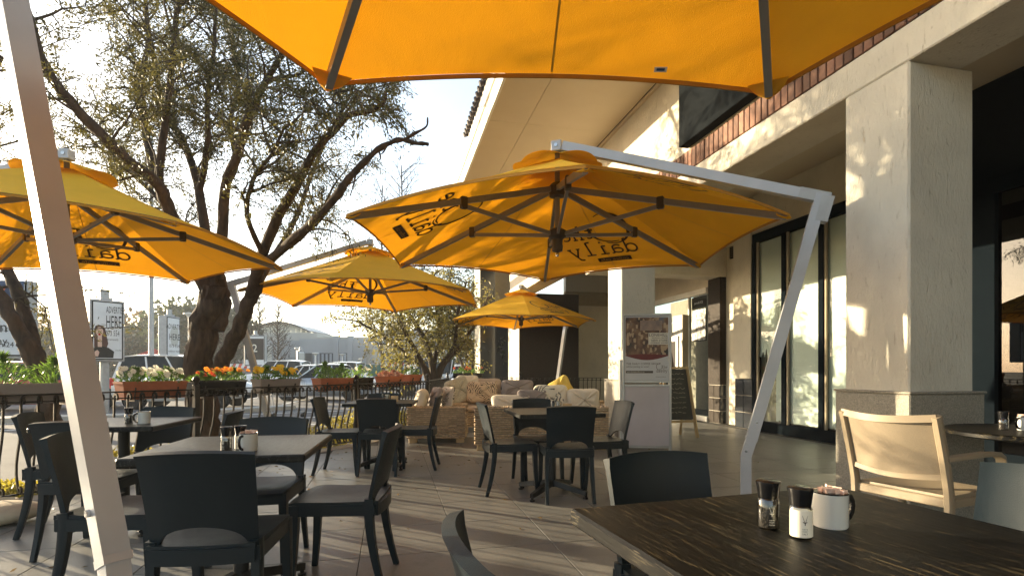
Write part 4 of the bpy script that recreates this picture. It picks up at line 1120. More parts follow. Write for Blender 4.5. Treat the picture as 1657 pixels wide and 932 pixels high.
def planter(px, L, boxm, plants, label, t_off=.12, ztop=.99, hh=.17, sc=1.0):
    p, rz, t = fence_at(px, t_off)
    U = thing('planter_box', label, 'planter', Vector((p.x,p.y,ztop-hh)), rz, 'planter boxes hung on the railing')
    w0, w1 = .075, .095
    vs = [(-L/2+.02,-w0,0),(L/2-.02,-w0,0),(L/2-.02,w0,0),(-L/2+.02,w0,0),(-L/2,-w1,hh),(L/2,-w1,hh),(L/2,w1,hh),(-L/2,w1,hh)]
    MB().add(vs, [(0,3,2,1),(0,1,5,4),(1,2,6,5),(2,3,7,6),(3,0,4,7)]).build('box', M[boxm], U)
    rm_ = MB(); rm_.sweep([(-L/2,-w1,hh),(L/2,-w1,hh),(L/2,w1,hh),(-L/2,w1,hh)], [(-.012,-.012),(.006,-.012),(.006,.010),(-.012,.010)], closed=True); rm_.build('rim', M[boxm], U)
    MB().box(-L/2+.01, L/2-.01, -w1+.01, w1-.01, hh-.04, hh-.015).build('soil', M['soil'], U)
    for x in (-L*.33, L*.33): MB().sweep([(x,-t_off,.0+hh-.06),(x,-w1-.012,hh-.06),(x,-w0-.01,-.012),(x,w0,-.012)], [(-.010,-.002),(.010,-.002),(.010,.002),(-.010,.002)], up=(1,0,0)).build('hanging_bracket', M['iron_bronze'], U)
    MW = Matrix.Translation(U.location) @ Matrix.Rotation(rz, 4, 'Z')
    n = len(plants)
    for k, (kind, hgt, flm, nb, plab) in enumerate(plants):
        x = (-L/2 + L*(k+.5)/n)
        loc = MW @ Vector((x, 0, hh-.02))
        pl = thing(kind, plab, 'plant', loc, rz, 'flowering plants in the railing planters')
        sx = L/n*.55; seed = int(px*10+k)
        lm = {'fern_plant':'leaf_fresh','herb_plant':'leaf_fresh','succulent_plant':'pet_pink'}.get(kind, 'leaf_fresh')
        def cf(N_, r, sx=sx, hgt=hgt):
            u = r.rand(N_)*2*PI; q = np.sqrt(r.rand(N_)); z = r.rand(N_)
            wz = np.sin(np.clip(z*1.15+.12,0,1)*PI)**.6
            c = np.stack([sx*q*np.cos(u)*wz, .13*q*np.sin(u)*wz, z*hgt], 1)
            d = np.stack([np.cos(u)*q, np.sin(u)*q, .5+r.rand(N_)*.5], 1) + r.normal(size=(N_,3))*.3
            return c, d
        leafmesh(420 if kind in ('fern_plant','herb_plant') else 260, cf, .045*sc if kind != 'fern_plant' else .07, .38 if kind != 'fern_plant' else .16, 'foliage', M[lm], pl, seed=seed)
        st = MB(); r2 = random.Random(seed)
        for q in range(5): st.tube([(0,0,0),(r2.uniform(-.04,.04),r2.uniform(-.03,.03),hgt*.5),(r2.uniform(-.08,.08),r2.uniform(-.05,.05),hgt*.85)], .003, 5)
        st.build('stem', M['leaf_fresh'], pl)
        for q in range(int(nb*1.25)):
            key = flm
            kw = dict(loc=(r2.uniform(-sx,sx)*.95, r2.uniform(-.13,.07), hgt*r2.uniform(.62,1.12)), rot=(r2.uniform(.3,1.4), r2.uniform(-.7,.7), 0), scale=(sc*r2.uniform(.75,1.2),)*3)
            # blossoms look outward
            if key not in BL: BL[key] = blossom_mb(.030, .22).build('blossom', M[flm], pl, smooth=60, loc=kw['loc'], rot=kw['rot'])
            else: sh(BL[key], 'blossom', pl, **kw)
planter(58, .72, 'cush_grey', [('fern_plant', .26, None, 0, 'feathery green plant at the open end of the fern box'), ('fern_plant', .24, None, 0, 'leafy green plant beside the silver mast')], 'long brown box holding ferny plants, before the leaning trunk')
planter(256, .62, 'terracotta', [('pansy_plant', .15, 'pet_white', 12, 'white pansies in the terracotta box, the clump farther from the trunk'), ('pansy_plant', .15, 'pet_white', 12, 'white pansies in the terracotta box, the clump nearer the trunk')], 'terracotta box of white pansies on the railing', sc=1.15)
planter(362, .62, 'black_gloss', [('pansy_plant', .10, 'pet_red', 8, 'dark red low flowers beside the trunk of the big tree'), ('pansy_plant', .14, 'pet_orange', 9, 'orange and yellow flowers in the middle of the black box'), ('pansy_plant', .15, 'pet_orange', 8, 'tallest orange and red flowers at the outer end of the black box')], 'black box of red and orange flowers beside the ball-topped post')
planter(458, .60, 'cush_grey', [('pansy_plant', .17, 'pet_yellow', 12, 'large yellow pansies beside the leaning mast'), ('pansy_plant', .14, 'pet_yellow', 11, 'smaller yellow pansies away from the mast')], 'brown-rimmed box of yellow pansies next to the leaning mast', sc=1.1)
planter(549, .62, 'terracotta', [('herb_plant', .24, None, 0, 'upright green herb in the terracotta box, next to the parked cars'), ('herb_plant', .21, None, 0, 'bushy green herb near the ball-topped post')], 'terracotta box of green herbs near the ball-topped post')
planter(594, .50, 'black_gloss', [('daisy_plant', .20, 'pet_white', 8, 'white flowers on long stems just past the ball-topped post')], 'black box of white long-stemmed flowers')
planter(640, .62, 'terracotta', [('succulent_plant', .10, None, 0, 'dusty pink low plant along the railing'),('succulent_plant', .11, None, 0, 'dusty pink plant before the olive stems')], 'box of dusty pink plants before the multi-stemmed tree', ztop=1.0)
planter(676, .50, 'terracotta', [('daisy_plant', .17, 'pet_white', 6, 'green plant with white flowers before the olive stems')], 'terracotta box with white flowers before the olive stems', ztop=1.02)
_f4 = W(-1.10, 14.3)
planter(757, .80, 'black_gloss', [('pansy_plant', .16, 'pet_red', 5, 'small red-flowered plant behind the patterned pillows'),('pansy_plant', .16, 'pet_red', 5, 'yellow and red plant at the end of the black box behind the sofa')], 'black box with red flowers on the far railing behind the sofa', ztop=1.02)

# hedge strip outside the railing
def hedge_fn(a, b, wdt, hgt):
    def f(N_, r):
        q = r.rand(N_)[:,None]; A0 = np.array(a); B0 = np.array(b); d = B0-A0; n = np.array([-d[1], d[0], 0]); n /= np.linalg.norm(n)
        c = A0 + d*q + n*((r.rand(N_)-.5)*wdt)[:,None]; hh = hgt*(.65+.35*np.sin(q[:,0]*23)+.15*np.sin(q[:,0]*61))
        c[:,2] += np.sqrt(r.rand(N_))*np.maximum(hh,.08); return c, None
    return f
for k, (i0, q0, i1, q1) in enumerate(((0,0,1,.0),(1,0,2,0),(2,0,3,0))):
    a = offset(F, .42)[i0]; b = offset(F, .42)[i1]; a = Vector((a.x,a.y,-.1)); b = Vector((b.x,b.y,-.1))
    h = leafmesh(int(2600*(b-a).length), hedge_fn(a, b, .60, (.42,.36,.5)[k]), .045, .5, 'low_hedge', M['leaf_yellow'], None, seed=40+k, droop=-.6)
    tag(h, ('low yellow-green hedge outside the railing by the rounded stone','low yellow-leaved hedge outside the railing below the pansies','low yellow-leaved hedge outside the railing by the wicker armchair')[k], 'hedge')

# ------------------------------------------------------------------ wicker furniture and pillows
def wick_face(mb, o, ux, L, H, out, rows=None, seg=.062):
    o = Vector(o); ux = Vector(ux).normalized(); out = Vector(out).normalized(); up = Vector((0,0,1))
    if abs(out.z) > .9: up = out.cross(ux)
    rows = rows or max(2, int(H/.030)); n = max(2, int(L/seg)); hz = H/rows
    for r_ in range(rows):
        k = 0
        while k < n:
            m_ = min(2, n-k); vs = []
            for i in range(m_*2+1):
                x = (k + i/2)*L/n; ph = (k*2+i)*PI/2; off = .009*math.cos(ph + r_*PI) + rnd.uniform(-.0012,.0012)
                base = o + ux*x + up*(hz*r_)
                vs += [base + up*hz*.10 + out*(off-.006), base + up*hz*.5 + out*(off+.007), base + up*hz*.88 + out*(off-.006)]
            fs = []
            for i in range(m_*2): fs += [(3*i,3*i+3,3*i+4,3*i+1),(3*i+1,3*i+4,3*i+5,3*i+2)]
            mb.add(vs, fs); k += m_
def wick_box(mb, dk, x0, x1, y0, y1, z0, z1, faces='xXyYZ'):
    dk.box(x0+.008, x1-.008, y0+.008, y1-.008, z0+.004, z1-.008)
    if 'x' in faces: wick_face(mb, (x0,y1,z0), (0,-1,0), y1-y0, z1-z0, (-1,0,0))
    if 'X' in faces: wick_face(mb, (x1,y0,z0), (0,1,0), y1-y0, z1-z0, (1,0,0))
    if 'y' in faces: wick_face(mb, (x0,y0,z0), (1,0,0), x1-x0, z1-z0, (0,-1,0))
    if 'Y' in faces: wick_face(mb, (x1,y1,z0), (-1,0,0), x1-x0, z1-z0, (0,1,0))
    if 'Z' in faces: wick_face(mb, (x0,y0,z1), (1,0,0), x1-x0, y1-y0, (0,0,1))
def wsofa(l, t, face, wid, dep, label, cat, name, backh=.66, armh=.58, aw=.13, arms=(1,1), sc=None, group='wicker lounge furniture'):
    U = thing(name, label, cat, W(l, t), ang(face), group)
    hw = wid/2; hd = dep/2; mb = MB(); dk = MB()
    wick_box(mb, dk, -hd+.13, hd, -hw+(aw if arms[0] else 0), hw-(aw if arms[1] else 0), .07, .33, 'xX' + ('' if arms[0] else 'y') + ('' if arms[1] else 'Y'))
    wick_box(mb, dk, -hd, -hd+.13, -hw, hw, .07, backh, 'xXyYZ')
    for s_, on in ((-1, arms[0]), (1, arms[1])):
        if on: wick_box(mb, dk, -hd+.13, hd, (-hw if s_ < 0 else hw-aw), (-hw+aw if s_ < 0 else hw), .07, armh, 'XyYZ')
    f_ = mb.build('woven_frame', M['wicker'], U); f_['kind'] = 'stuff'
    dk.build('inner_frame', M['board'], U)
    for sx in (-1,1):
        for sy in (-1,1): MB().rbox(sx*(hd-.08)-.06, sx*(hd-.08)+.06, sy*(hw-.10)-.07, sy*(hw-.10)+.07, 0, .07, .006).build('foot', M['wood'], U)
    n = max(1, round((wid-2*aw)/.7)); y0 = -hw+(aw if arms[0] else 0)+.01; y1 = hw-(aw if arms[1] else 0)-.01
    for k in range(n):
        a = y0+(y1-y0)*k/n; b = y0+(y1-y0)*(k+1)/n
        MB().grid(lambda u, v: pil(u, v, (b-a)/2-.004, (dep-.15)/2, .065, ((-hd+.14+hd)/2, (a+b)/2, .395)), 24, 12, wrap_u=True).build('seat_cushion', M['cush_tan'], U, smooth=60)
    return U
def pil(u, v, hy, hx, hz, c, e1=.35, e2=.25):
    th = u*2*PI; ph = (v-.5)*PI*.999
    f = lambda x, e: math.copysign(abs(x)**e, x)
    return (c[0] + hx*f(math.cos(ph), e1)*f(math.cos(th), e2), c[1] + hy*f(math.cos(ph), e1)*f(math.sin(th), e2), c[2] + hz*f(math.sin(ph), .8))
def pillow(l, t, z, wd, ht, th, face, tilt, m, label, roll=0):
    """upright pillow: centre at z, faces `face`, leans back by tilt"""
    mb = MB()
    def fn(u, v):
        a = u*2*PI; ph = (v-.5)*PI*.999; f = lambda x, e: math.copysign(abs(x)**e, x)
        cy = f(math.cos(a), .42); cz_ = f(math.sin(a), .42); r_ = math.cos(ph)**.45
        pinch = 1 - .10*(1-(abs(cy)*abs(cz_)))       # corners pull out
        y = wd/2*cy*r_*pinch; zz = ht/2*cz_*r_*pinch; x = th/2*math.sin(ph)*(1-.25*abs(math.sin(a*4)))
        return (x + .006*math.sin(5*a+3*v*6), y, zz)
    mb.grid(fn, 40, 18, wrap_u=True)
    o = mb.build('throw_pillow', M[m], None, smooth=60)
    o.location = W(l, t, z); o.rotation_euler = Matrix.Rotation(ang(face), 3, 'Z').to_euler() if False else (Matrix.Rotation(ang(face), 3, 'Z') @ Matrix.Rotation(-tilt, 3, 'Y') @ Matrix.Rotation(roll, 3, 'X')).to_euler()
    return tag(o, label, 'pillow', 'pillows on the wicker furniture')
wsofa(-1.17, 8.52, 2, .86, .88, 'woven rattan armchair seen side-on beside the railing, cream cushion at its back', 'armchair', 'wicker_armchair', backh=.56, armh=.55)
wsofa(-.25, 10.15, 272, 2.0, .86, 'long rattan sofa facing us with tan seat cushions and script pillow', 'sofa', 'wicker_sofa', backh=.70, armh=.62)
wsofa(.40, 7.78, 92, 1.86, .84, 'rattan sofa with its back to us behind the sunlit table', 'sofa', 'wicker_sofa', backh=.60, armh=.56)
wsofa(1.75, 9.2, 200, .9, .86, 'rattan armchair by the cream pillar holding the leaf-print pillows', 'armchair', 'wicker_armchair', backh=.66, armh=.56)
PZ = .46
pillow(-1.44, 8.42, .63, .50, .40, .20, 5, -.25, 'cushion', 'cream pillow against the back of the side-on rattan armchair')
pillow(-1.24, 8.56, .66, .44, .40, .13, 25, -.30, 'cush_grey', 'grey-mauve pillow in the side-on rattan armchair')
pillow(-1.06, 8.66, .66, .44, .40, .12, 35, -.25, 'cush_zebra', 'black and cream striped pillow in the side-on rattan armchair')
pillow(-1.00, 9.96, .74, .52, .50, .16, 300, .25, 'cush_scale', 'scale-textured pale pillow at the end of the long sofa', roll=.35)
pillow(-.86, 10.28, .82, .46, .42, .15, 280, .25, 'cushion', 'pale pillow peeking up behind the textured pillow')
pillow(-.56, 9.98, .70, .62, .42, .16, 275, .28, 'cush_script', 'rust-brown pillow printed with black script')
pillow(-.52, 10.34, .76, .66, .42, .16, 270, .25, 'cush_tan', 'plain tan pillow behind the script pillow')
pillow(.10, 10.20, .76, .66, .36, .16, 268, .25, 'cush_grey', 'mauve-grey piped pillow at the middle of the long sofa')
pillow(.0, 7.86, .60, .66, .32, .20, 92, -.1, 'cushion', 'cream pillow showing above the back of the near rattan sofa')
pillow(.58, 7.92, .69, .56, .44, .15, 100, -.15, 'cush_leaf', 'cream pillow printed with dark leaves on the near sofa')
pillow(.30, 7.86, .66, .48, .36, .13, 92, -.15, 'cush_grey', 'dark grey pillow tucked behind the steel caddy')
pillow(.76, 8.35, .80, .42, .42, .14, 240, .3, 'cush_must', 'mustard pillow behind the leaf-print pillow', roll=.6)
pillow(1.06, 7.90, .66, .52, .38, .20, 95, -.12, 'cushion', 'plump cream pillow nearest the poster stand')

# ------------------------------------------------------------------ poster stand and chalkboard
def front(x, z, d=.0): return Matrix.Translation((x, -d, z)) @ Matrix(((1,0,0,0),(0,0,-1,0),(0,1,0,0),(0,0,0,1)))
U = thing('poster_stand', 'tall metal display stand with cafe poster above a blank lilac panel', 'display stand', W(1.76, 6.95), ang(-5))
hw = .315
fr = MB()
for x in (-hw, hw-.03): fr.rbox(x, x+.03, -.03, .03, 0, 1.85, .004)
for z in (.10, .90, .95, 1.82): fr.rbox(-hw+.03, hw-.03, -.028, .028, z, z+.03, .003)
fr.build('frame', M['frame_grey'], U)
MB().rbox(-hw+.03, hw-.03, -.018, .018, .13, .90, .003).build('lower_panel', M['panel_mauve'], U)
MB().rbox(-hw+.03, hw-.03, -.016, .016, .98, 1.82, .003).build('poster_board', M['ad_white'], U)
def shelf_mat():
    m, t, b = nodemat('shop photo print'); v = coords(t, (1,1,1))
    vo_ = N(t, 'TexVoronoi'); vo_.inputs['Scale'].default_value = 34; vo_.distance = 'CHEBYCHEV'; link(t, coords(t, (1,1,.55)), vo_.inputs['Vector'])
    h = ramp(t, noise(t, v, 7, 3), [(.35, (.015,.008,.008)), (.5, (.13,.06,.03)), (.62, (.24,.14,.07)), (.72, (.12,.15,.2))])
    s_ = N(t, 'SeparateColor'); link(t, vo_.outputs['Color'], s_.inputs[0])
    link(t, mixc(t, ramp(t, s_.outputs[0], [(.72,0.),(.8,.8)]), h, (.55,.40,.25)), b.inputs['Base Color']); b.inputs['Roughness'].default_value = .35
    return m
M['shelfphoto'] = shelf_mat()
ph = MB(); pts = [(-.272, 1.80), (.272, 1.80)] + [(.272 - .544*i/14, 1.30 - .055*math.sin(i/14*PI)) for i in range(15)]
ph.add([(x, -.0175, z) for x, z in pts], [tuple(range(len(pts)-1,-1,-1))]); ph.build('photo_print', M['shelfphoto'], U)
bt = MB(); 
pts2 = [(.272 - .544*i/14, 1.30 - .055*math.sin(i/14*PI)) for i in range(15)]; pts3 = [(x, z+.07*math.sin((x+.272)/.544*PI)+.01) for x, z in reversed(pts2)]
bt.add([(x, -.0180, z) for x, z in pts2+pts3], [tuple(range(len(pts2)+len(pts3)))]); bt.build('red_counter_print', mat('dark red print', (.16,.02,.02), .5), U)
MB().box(-.085,.195,-.0185,-.0176,1.63,1.76).build('banner_print', mat('warm banner print', (.42,.30,.22), .5, c2=(.20,.16,.15), ns=12), U)
MB().box(.02,.272,-.0195,-.0186,1.445,1.60).build('white_notice', M['label'], U)
tx = MB()
tx.text('LONEHILL', .052, front(.263, 1.553, .0200), align='RIGHT'); tx.text('SHOPPING CENTRE', .023, front(.263, 1.525, .0200), align='RIGHT')
tx.text('NEW STORE', .037, front(.263, 1.488, .0200), align='RIGHT'); tx.text('COMING SOON', .030, front(.263, 1.457, .0200), align='RIGHT')
tx.text('THE DAILY COFFEE GROUP', .036, front(-.265, 1.185, .0180), align='LEFT'); tx.text('will be joining us soon!', .032, front(-.265, 1.150, .0180), align='LEFT')
tx.build('lettering', M['ink'], U)
MB().box(-.268,.08,-.0178,-.0168,1.075,1.105).build('dark_strip', M['bracket'], U)
MB().text('www.thedailycoffee.co.za', .022, front(-.255, 1.083, .0185), align='LEFT').build('strip_lettering', M['label'], U)
lg = MB(); _m = front(.12, 1.06, .0180)
for vs, fs in LOGO: lg.add([_m @ Vector((p[0]*.22, p[1]*.22, 0)) for p in vs], fs)
lg.text('LONEHILL', .02, front(.245, 1.10, .0180), align='RIGHT'); lg.text('SHOPPING CENTRE', .015, front(.245, 1.02, .0180), align='RIGHT'); lg.build('lettering', M['bracket'], U)
fn = MB(); fn.rbox(-hw-.035, -hw-.005, -.02, .14, 0, 1.25, .003); fn.build('side_fin', M['frame_grey'], U)
MB().rbox(-hw, hw, -.16, .16, 0, .02, .004).build('base', M['frame_grey'], U)

U = thing('chalkboard_sign', 'pine-framed chalkboard easel beyond the poster stand, before the shop door', 'chalkboard', W(2.72, 8.85), ang(18))
for s_ in (-1, 1):
    MB().sweep([(s_*.30,-.18,0),(s_*.22,.0,1.17)], [(-.018,-.022),(.018,-.022),(.018,.022),(-.018,.022)]).build('front_leg', M['wood'], U)
    MB().sweep([(s_*.28,.26,0),(s_*.22,.03,1.12)], [(-.016,-.018),(.016,-.018),(.016,.018),(-.016,.018)]).build('rear_leg', M['wood'], U)
MB().sweep([(-.22,-.005,1.15),(.22,-.005,1.15)], [(-.022,-.018),(.022,-.018),(.022,.018),(-.022,.018)]).build('top_bar', M['wood'], U)
MB().sweep([(-.29,-.14,.27),(.29,-.14,.27)], [(-.018,-.018),(.018,-.018),(.018,.018),(-.018,.018)]).build('lower_bar', M['wood'], U)
def cbp(a, b, off): q = b; return (a, -.127 + .125*q - off, .30 + .83*q)
cb = MB(); cb.add([cbp(-.265,0,0),cbp(.265,0,0),cbp(.205,1,0),cbp(-.205,1,0),cbp(-.265,0,-.012),cbp(.265,0,-.012),cbp(.205,1,-.012),cbp(-.205,1,-.012)], [(0,1,2,3),(7,6,5,4),(0,4,5,1),(1,5,6,2),(2,6,7,3),(3,7,4,0)]); cb.build('board', M['chalkboard'], U)
ck = MB(); r_ = random.Random(4)
for row in range(9):
    q = .9 - row*.095; x = -.17
    pts = []
    for k in range(16):
        pts.append((x + k*.021, q + r_.uniform(-.018,.018)))
        if r_.random() < .18 and len(pts) > 2:
            vs, fs = ribbon(pts, .006); ck.add([cbp(p[0], p[1], .003) for p in vs], fs); pts = []
    if len(pts) > 2: vs, fs = ribbon(pts, .006); ck.add([cbp(p[0], p[1], .003) for p in vs], fs)
ck.build('chalk_writing', M['chalk'], U)

# rounded stone and steel ring by the hedge
o = MB().grid(lambda u, v: (lambda a, b: (.30*math.cos(b)**.75*math.cos(a)*(1+.06*math.sin(3*a)), .24*math.cos(b)**.75*math.sin(a), .075+.075*math.sin(b)))(u*2*PI, (v-.5)*PI*.999), 36, 16, wrap_u=True).build('rounded_stone', M['stone'], None, smooth=60)
o.location = W(-3.78, 3.86, 0); tag(o, 'rounded sandstone lying on the tiles at the railing, by the outermost chair', 'stone')
o = MB().lathe([(.10,.0),(.13,.01),(.145,.10),(.13,.105),(.115,.02),(0,.015)], 28).build('glazed_bowl', M['stone'], None, smooth=40); o.location = W(-4.02, 4.12, .0); tag(o, 'small open glazed bowl behind the rounded stone', 'bowl')
from mathutils import noise as mnoise
# ------------------------------------------------------------------ trees
def perp(v, r):
    a = Vector((r.gauss(0,1), r.gauss(0,1), r.gauss(0,1))); a = a - v*a.dot(v); return a.normalized()
def smooth_path(pts, k=4):
    out = []
    for i in range(len(pts)-1):
        p0 = pts[max(0,i-1)]; p1 = pts[i]; p2 = pts[i+1]; p3 = pts[min(len(pts)-1,i+2)]
        for j in range(k):
            t = j/k; out.append(.5*((2*p1) + (p2-p0)*t + (2*p0-5*p1+4*p2-p3)*t*t + (-p0+3*p1-3*p2+p3)*t**3))
    out.append(pts[-1]); return out
def limb_obj(pts, r0, r1, m, U, seed=0, n=10, name='limb', knob=.05):
    r = random.Random(seed); q = smooth_path(pts); L = len(q)
    q = [p + Vector((r.uniform(-1,1), r.uniform(-1,1), r.uniform(-1,1)))*r1*.22 if 0 < i < L-1 else p for i, p in enumerate(q)]
    rad = [(r0 + (r1-r0)*(i/(L-1))**.8)*(1+r.uniform(-knob,knob)) for i in range(L)]
    if r0 > .05:      # bark ridges as real relief on the thick stems
        k = 3; q2 = []; rad2 = []
        for i in range(L-1):
            for j in range(k): q2.append(q[i].lerp(q[i+1], j/k)); rad2.append(rad[i] + (rad[i+1]-rad[i])*j/k)
        q2.append(q[-1]); rad2.append(rad[-1]); n2 = max(n*2, 24)
        mb = MB().tube([p - U.location for p in q2], rad2, n2)
        for i, c in enumerate(q2):
            c = c - U.location
            for j in range(n2):
                v = Vector(mb.v[i*n2+j]); d = (v-c); a = 2*PI*j/n2
                s_ = mnoise.noise(Vector((math.cos(a)*4.2, math.sin(a)*4.2, i*.16+seed))) + .6*mnoise.noise(Vector((math.cos(a)*9, math.sin(a)*9, i*.5+seed*3)))
                mb.v[i*n2+j] = tuple(c + d*(1 + .17*s_))
        mb.build(name, m, U, smooth=55)
    else: MB().tube([p - U.location for p in q], rad, n).build(name, m, U, smooth=70)
    return q
def grow(q, U, r, twigs, tips, per_m, lo, hi, start=0.25, r_t=.018, up=.35, droop=.0, sub=5):
    """secondary branches along path q; collects twig tubes and leaf sites"""
    for i in range(len(q)-1):
        if i/(len(q)-1) < start: continue
        d = q[i+1]-q[i]; n = d.length*per_m; n = int(n) + (1 if r.random() < n-int(n) else 0)
        t = d.normalized()
        for _ in range(n):
            p = q[i] + d*r.random(); a = (t*.45 + perp(t, r)*.9 + Vector((0,0,up))).normalized(); L = r.uniform(lo, hi)
            pts = [p]; dd = a
            for s in range(5):
                dd = (dd + Vector((r.gauss(0,.22), r.gauss(0,.22), r.gauss(0,.18)+.03-droop*s*.08))).normalized(); pts.append(pts[-1] + dd*L/5)
            twigs.tube(pts, [r_t*(1-.15*s) for s in range(6)], 4, caps=False)
            for k in range(sub):
                j = r.randint(1, 5); b = (dd*.3 + perp(dd, r) + Vector((0,0,-droop*.5))).normalized(); l2 = L*r.uniform(.25,.5)
                e = pts[j] + b*l2; e2 = e + (b + Vector((r.gauss(0,.3), r.gauss(0,.3), -.1-droop)))*l2*.5
                twigs.tube([pts[j], e, e2], [r_t*.45, r_t*.3, r_t*.15], 3, caps=False); tips.append((pts[j], e)); tips.append((e, e2))
            tips.append((pts[3], pts[5]))
def leaves(tips, n_per_m, spread, size, asp, m, U, seed, droop=.3, name='foliage', lift=None):
    A0 = np.array([tuple(a) for a, b in tips]); B0 = np.array([tuple(b) for a, b in tips]); ln_ = np.linalg.norm(B0-A0, axis=1)
    cnt = np.maximum(1, (ln_*n_per_m).astype(int)); idx = np.repeat(np.arange(len(tips)), cnt)
    def cf(N_, r):
        q = r.rand(len(idx))[:,None]; c = A0[idx] + (B0[idx]-A0[idx])*q + r.normal(size=(len(idx),3))*spread
        d = (B0[idx]-A0[idx]); d = d/np.maximum(1e-6,np.linalg.norm(d,axis=1))[:,None] + r.normal(size=(len(idx),3))*.75; d[:,2] -= droop
        return c - np.array(tuple(U.location)), d
    return leafmesh(0, cf, size, asp, name, m, U, seed=seed)

# the big olive by the railing
T = thing('olive_tree', 'big gnarled olive tree rising behind the planters, its forked trunk leaning over the yellow umbrellas', 'tree', P(345, 720, 7.3)*1, 0)
T.location.z = -.12
mk = M['bark']
def PL(*a): return [P(*x) for x in a]
tr = PL((342,735,7.3),(330,680,7.3),(322,620,7.3),(326,560,7.3),(334,510,7.25),(345,462,7.2))
limb_obj(tr, .215, .15, mk, T, 1, 20, 'trunk', .02)
# second stem that joins the trunk round the little gap
limb_obj(PL((352,600,7.3),(372,560,7.2),(392,520,7.1),(404,484,7.0),(418,455,6.9)), .10, .075, mk, T, 2, 14)
limb_obj(PL((352,535,7.3),(362,500,7.35),(360,470,7.35),(352,445,7.3)), .085, .085, mk, T, 3, 12)
limbs = [  # points, r0, r1, twigs per metre, leafiness
 (PL((340,480,7.2),(310,420,7.0),(275,345,6.8),(256,300,6.6),(205,258,6.3),(156,210,6.0),(110,160,5.8),(73,108,5.6),(50,40,5.5),(20,-60,5.5)), .15,.05, 6),
 (PL((275,345,6.8),(252,285,7.0),(240,235,7.2),(232,190,7.4),(228,130,7.5),(240,60,7.6),(230,-40,7.7)), .11,.035, 8),
 (PL((256,300,6.8),(262,240,6.7),(270,180,6.6),(278,110,6.5),(285,30,6.4),(300,-60,6.4)), .09,.03, 8),
 (PL((345,465,7.2),(335,390,7.3),(322,312,7.4),(309,260,7.5),(288,216,7.7),(262,170,7.9),(250,100,8.0),(235,20,8.1)), .13,.035, 7),
 (PL((322,312,7.4),(332,262,7.3),(337,215,7.1),(335,160,7.0),(345,90,6.9),(350,10,6.9)), .08,.03, 8),
 (PL((352,450,7.2),(360,370,7.1),(365,300,6.9),(385,250,6.7),(400,195,6.5),(420,150,6.4),(447,105,6.4),(470,60,6.4)), .13,.04, 5),
 (PL((420,150,6.4),(440,128,6.3),(486,120,6.2),(500,100,6.1)), .035,.02, 6),
 (PL((365,300,6.9),(382,262,7.4),(372,200,7.9),(385,140,8.2),(375,60,8.4),(390,-20,8.5)), .08,.03, 7),
 (PL((404,484,7.0),(425,410,6.7),(450,350,6.5),(480,300,6.3),(503,256,6.1),(520,232,6.0),(540,213,5.9),(566,186,5.8),(600,180,5.7),(620,166,5.6),(624,150,5.6)), .12,.022, 5),
 (PL((503,256,6.1),(540,205,6.2),(556,173,6.3),(570,143,6.3),(572,100,6.3)), .045,.018, 5),
 (PL((410,440,6.9),(440,415,7.2),(480,385,7.6),(520,340,7.8),(540,300,8.0)), .07,.02, 7),
 (PL((425,410,6.7),(400,350,6.2),(410,290,6.0),(440,250,5.9),(460,205,5.9)), .06,.02, 8),
 (PL((404,484,7.0),(440,420,7.8),(480,350,8.5),(505,280,9.0),(535,215,9.3),(570,170,9.4),(610,120,9.4)), .09,.02, 5),
 (PL((345,465,7.2),(300,400,7.9),(262,330,8.4),(200,270,8.9),(150,230,9.2)), .09,.03, 6),
]
twigs = MB(); tips = []; rr = random.Random(21)
for k, (pts, a, b, pm) in enumerate(limbs):
    a *= .60; b *= .7
    q = limb_obj(pts, a, b, mk, T, 10+k, 12)
    grow(q, T, rr, twigs, tips, pm, .35, .95, start=.30 if k not in (5,8) else .42, sub=5, up=.3, droop=.15)
# dead snag without leaves
q = limb_obj(PL((425,430,6.8),(470,392,6.4),(515,352,6.1),(548,312,5.9),(560,295,5.9),(580,272,5.85),(606,247,5.8),(626,234,5.8),(648,226,5.75),(668,231,5.75),(693,234,5.7)), .062, .017, mk, T, 60, 10, 'dead_limb', .2)
limb_obj(PL((655,226,5.75),(672,216,5.7),(690,205,5.65),(692,190,5.6)), .022, .008, mk, T, 61, 7, 'dead_limb', .2)
for a, b, c in (((576,280),(572,300),(566,318)),((612,242),(616,256),(611,262)),((600,252),(601,246),(602,240)),((628,233),(620,247),(616,250))):
    limb_obj([P(*a,5.85),P(*b,5.85),P(*c,5.8)], .014, .004, mk, T, a[0], 5, 'dead_twig')
limb_obj(PL((566,146,6.3),(548,150,6.3),(542,152,6.3),(540,166,6.3),(556,169,6.3)), .014,.014, mk, T, 70, 6, 'looped_limb')
limb_obj(PL((540,163,6.3),(528,160,6.3),(519,168,6.3),(514,182,6.3)), .010,.005, mk, T, 71, 5, 'looped_limb')
tw = MB(); tw.v = [tuple(Vector(p)-T.location) for p in twigs.v]; tw.f = twigs.f; tw.m = twigs.m
stuffed(tw.build('twigs', M['bark_grey'], T))
leaves(tips, 205, .052, .055, .26, M['leaf_olive'], T, 3)

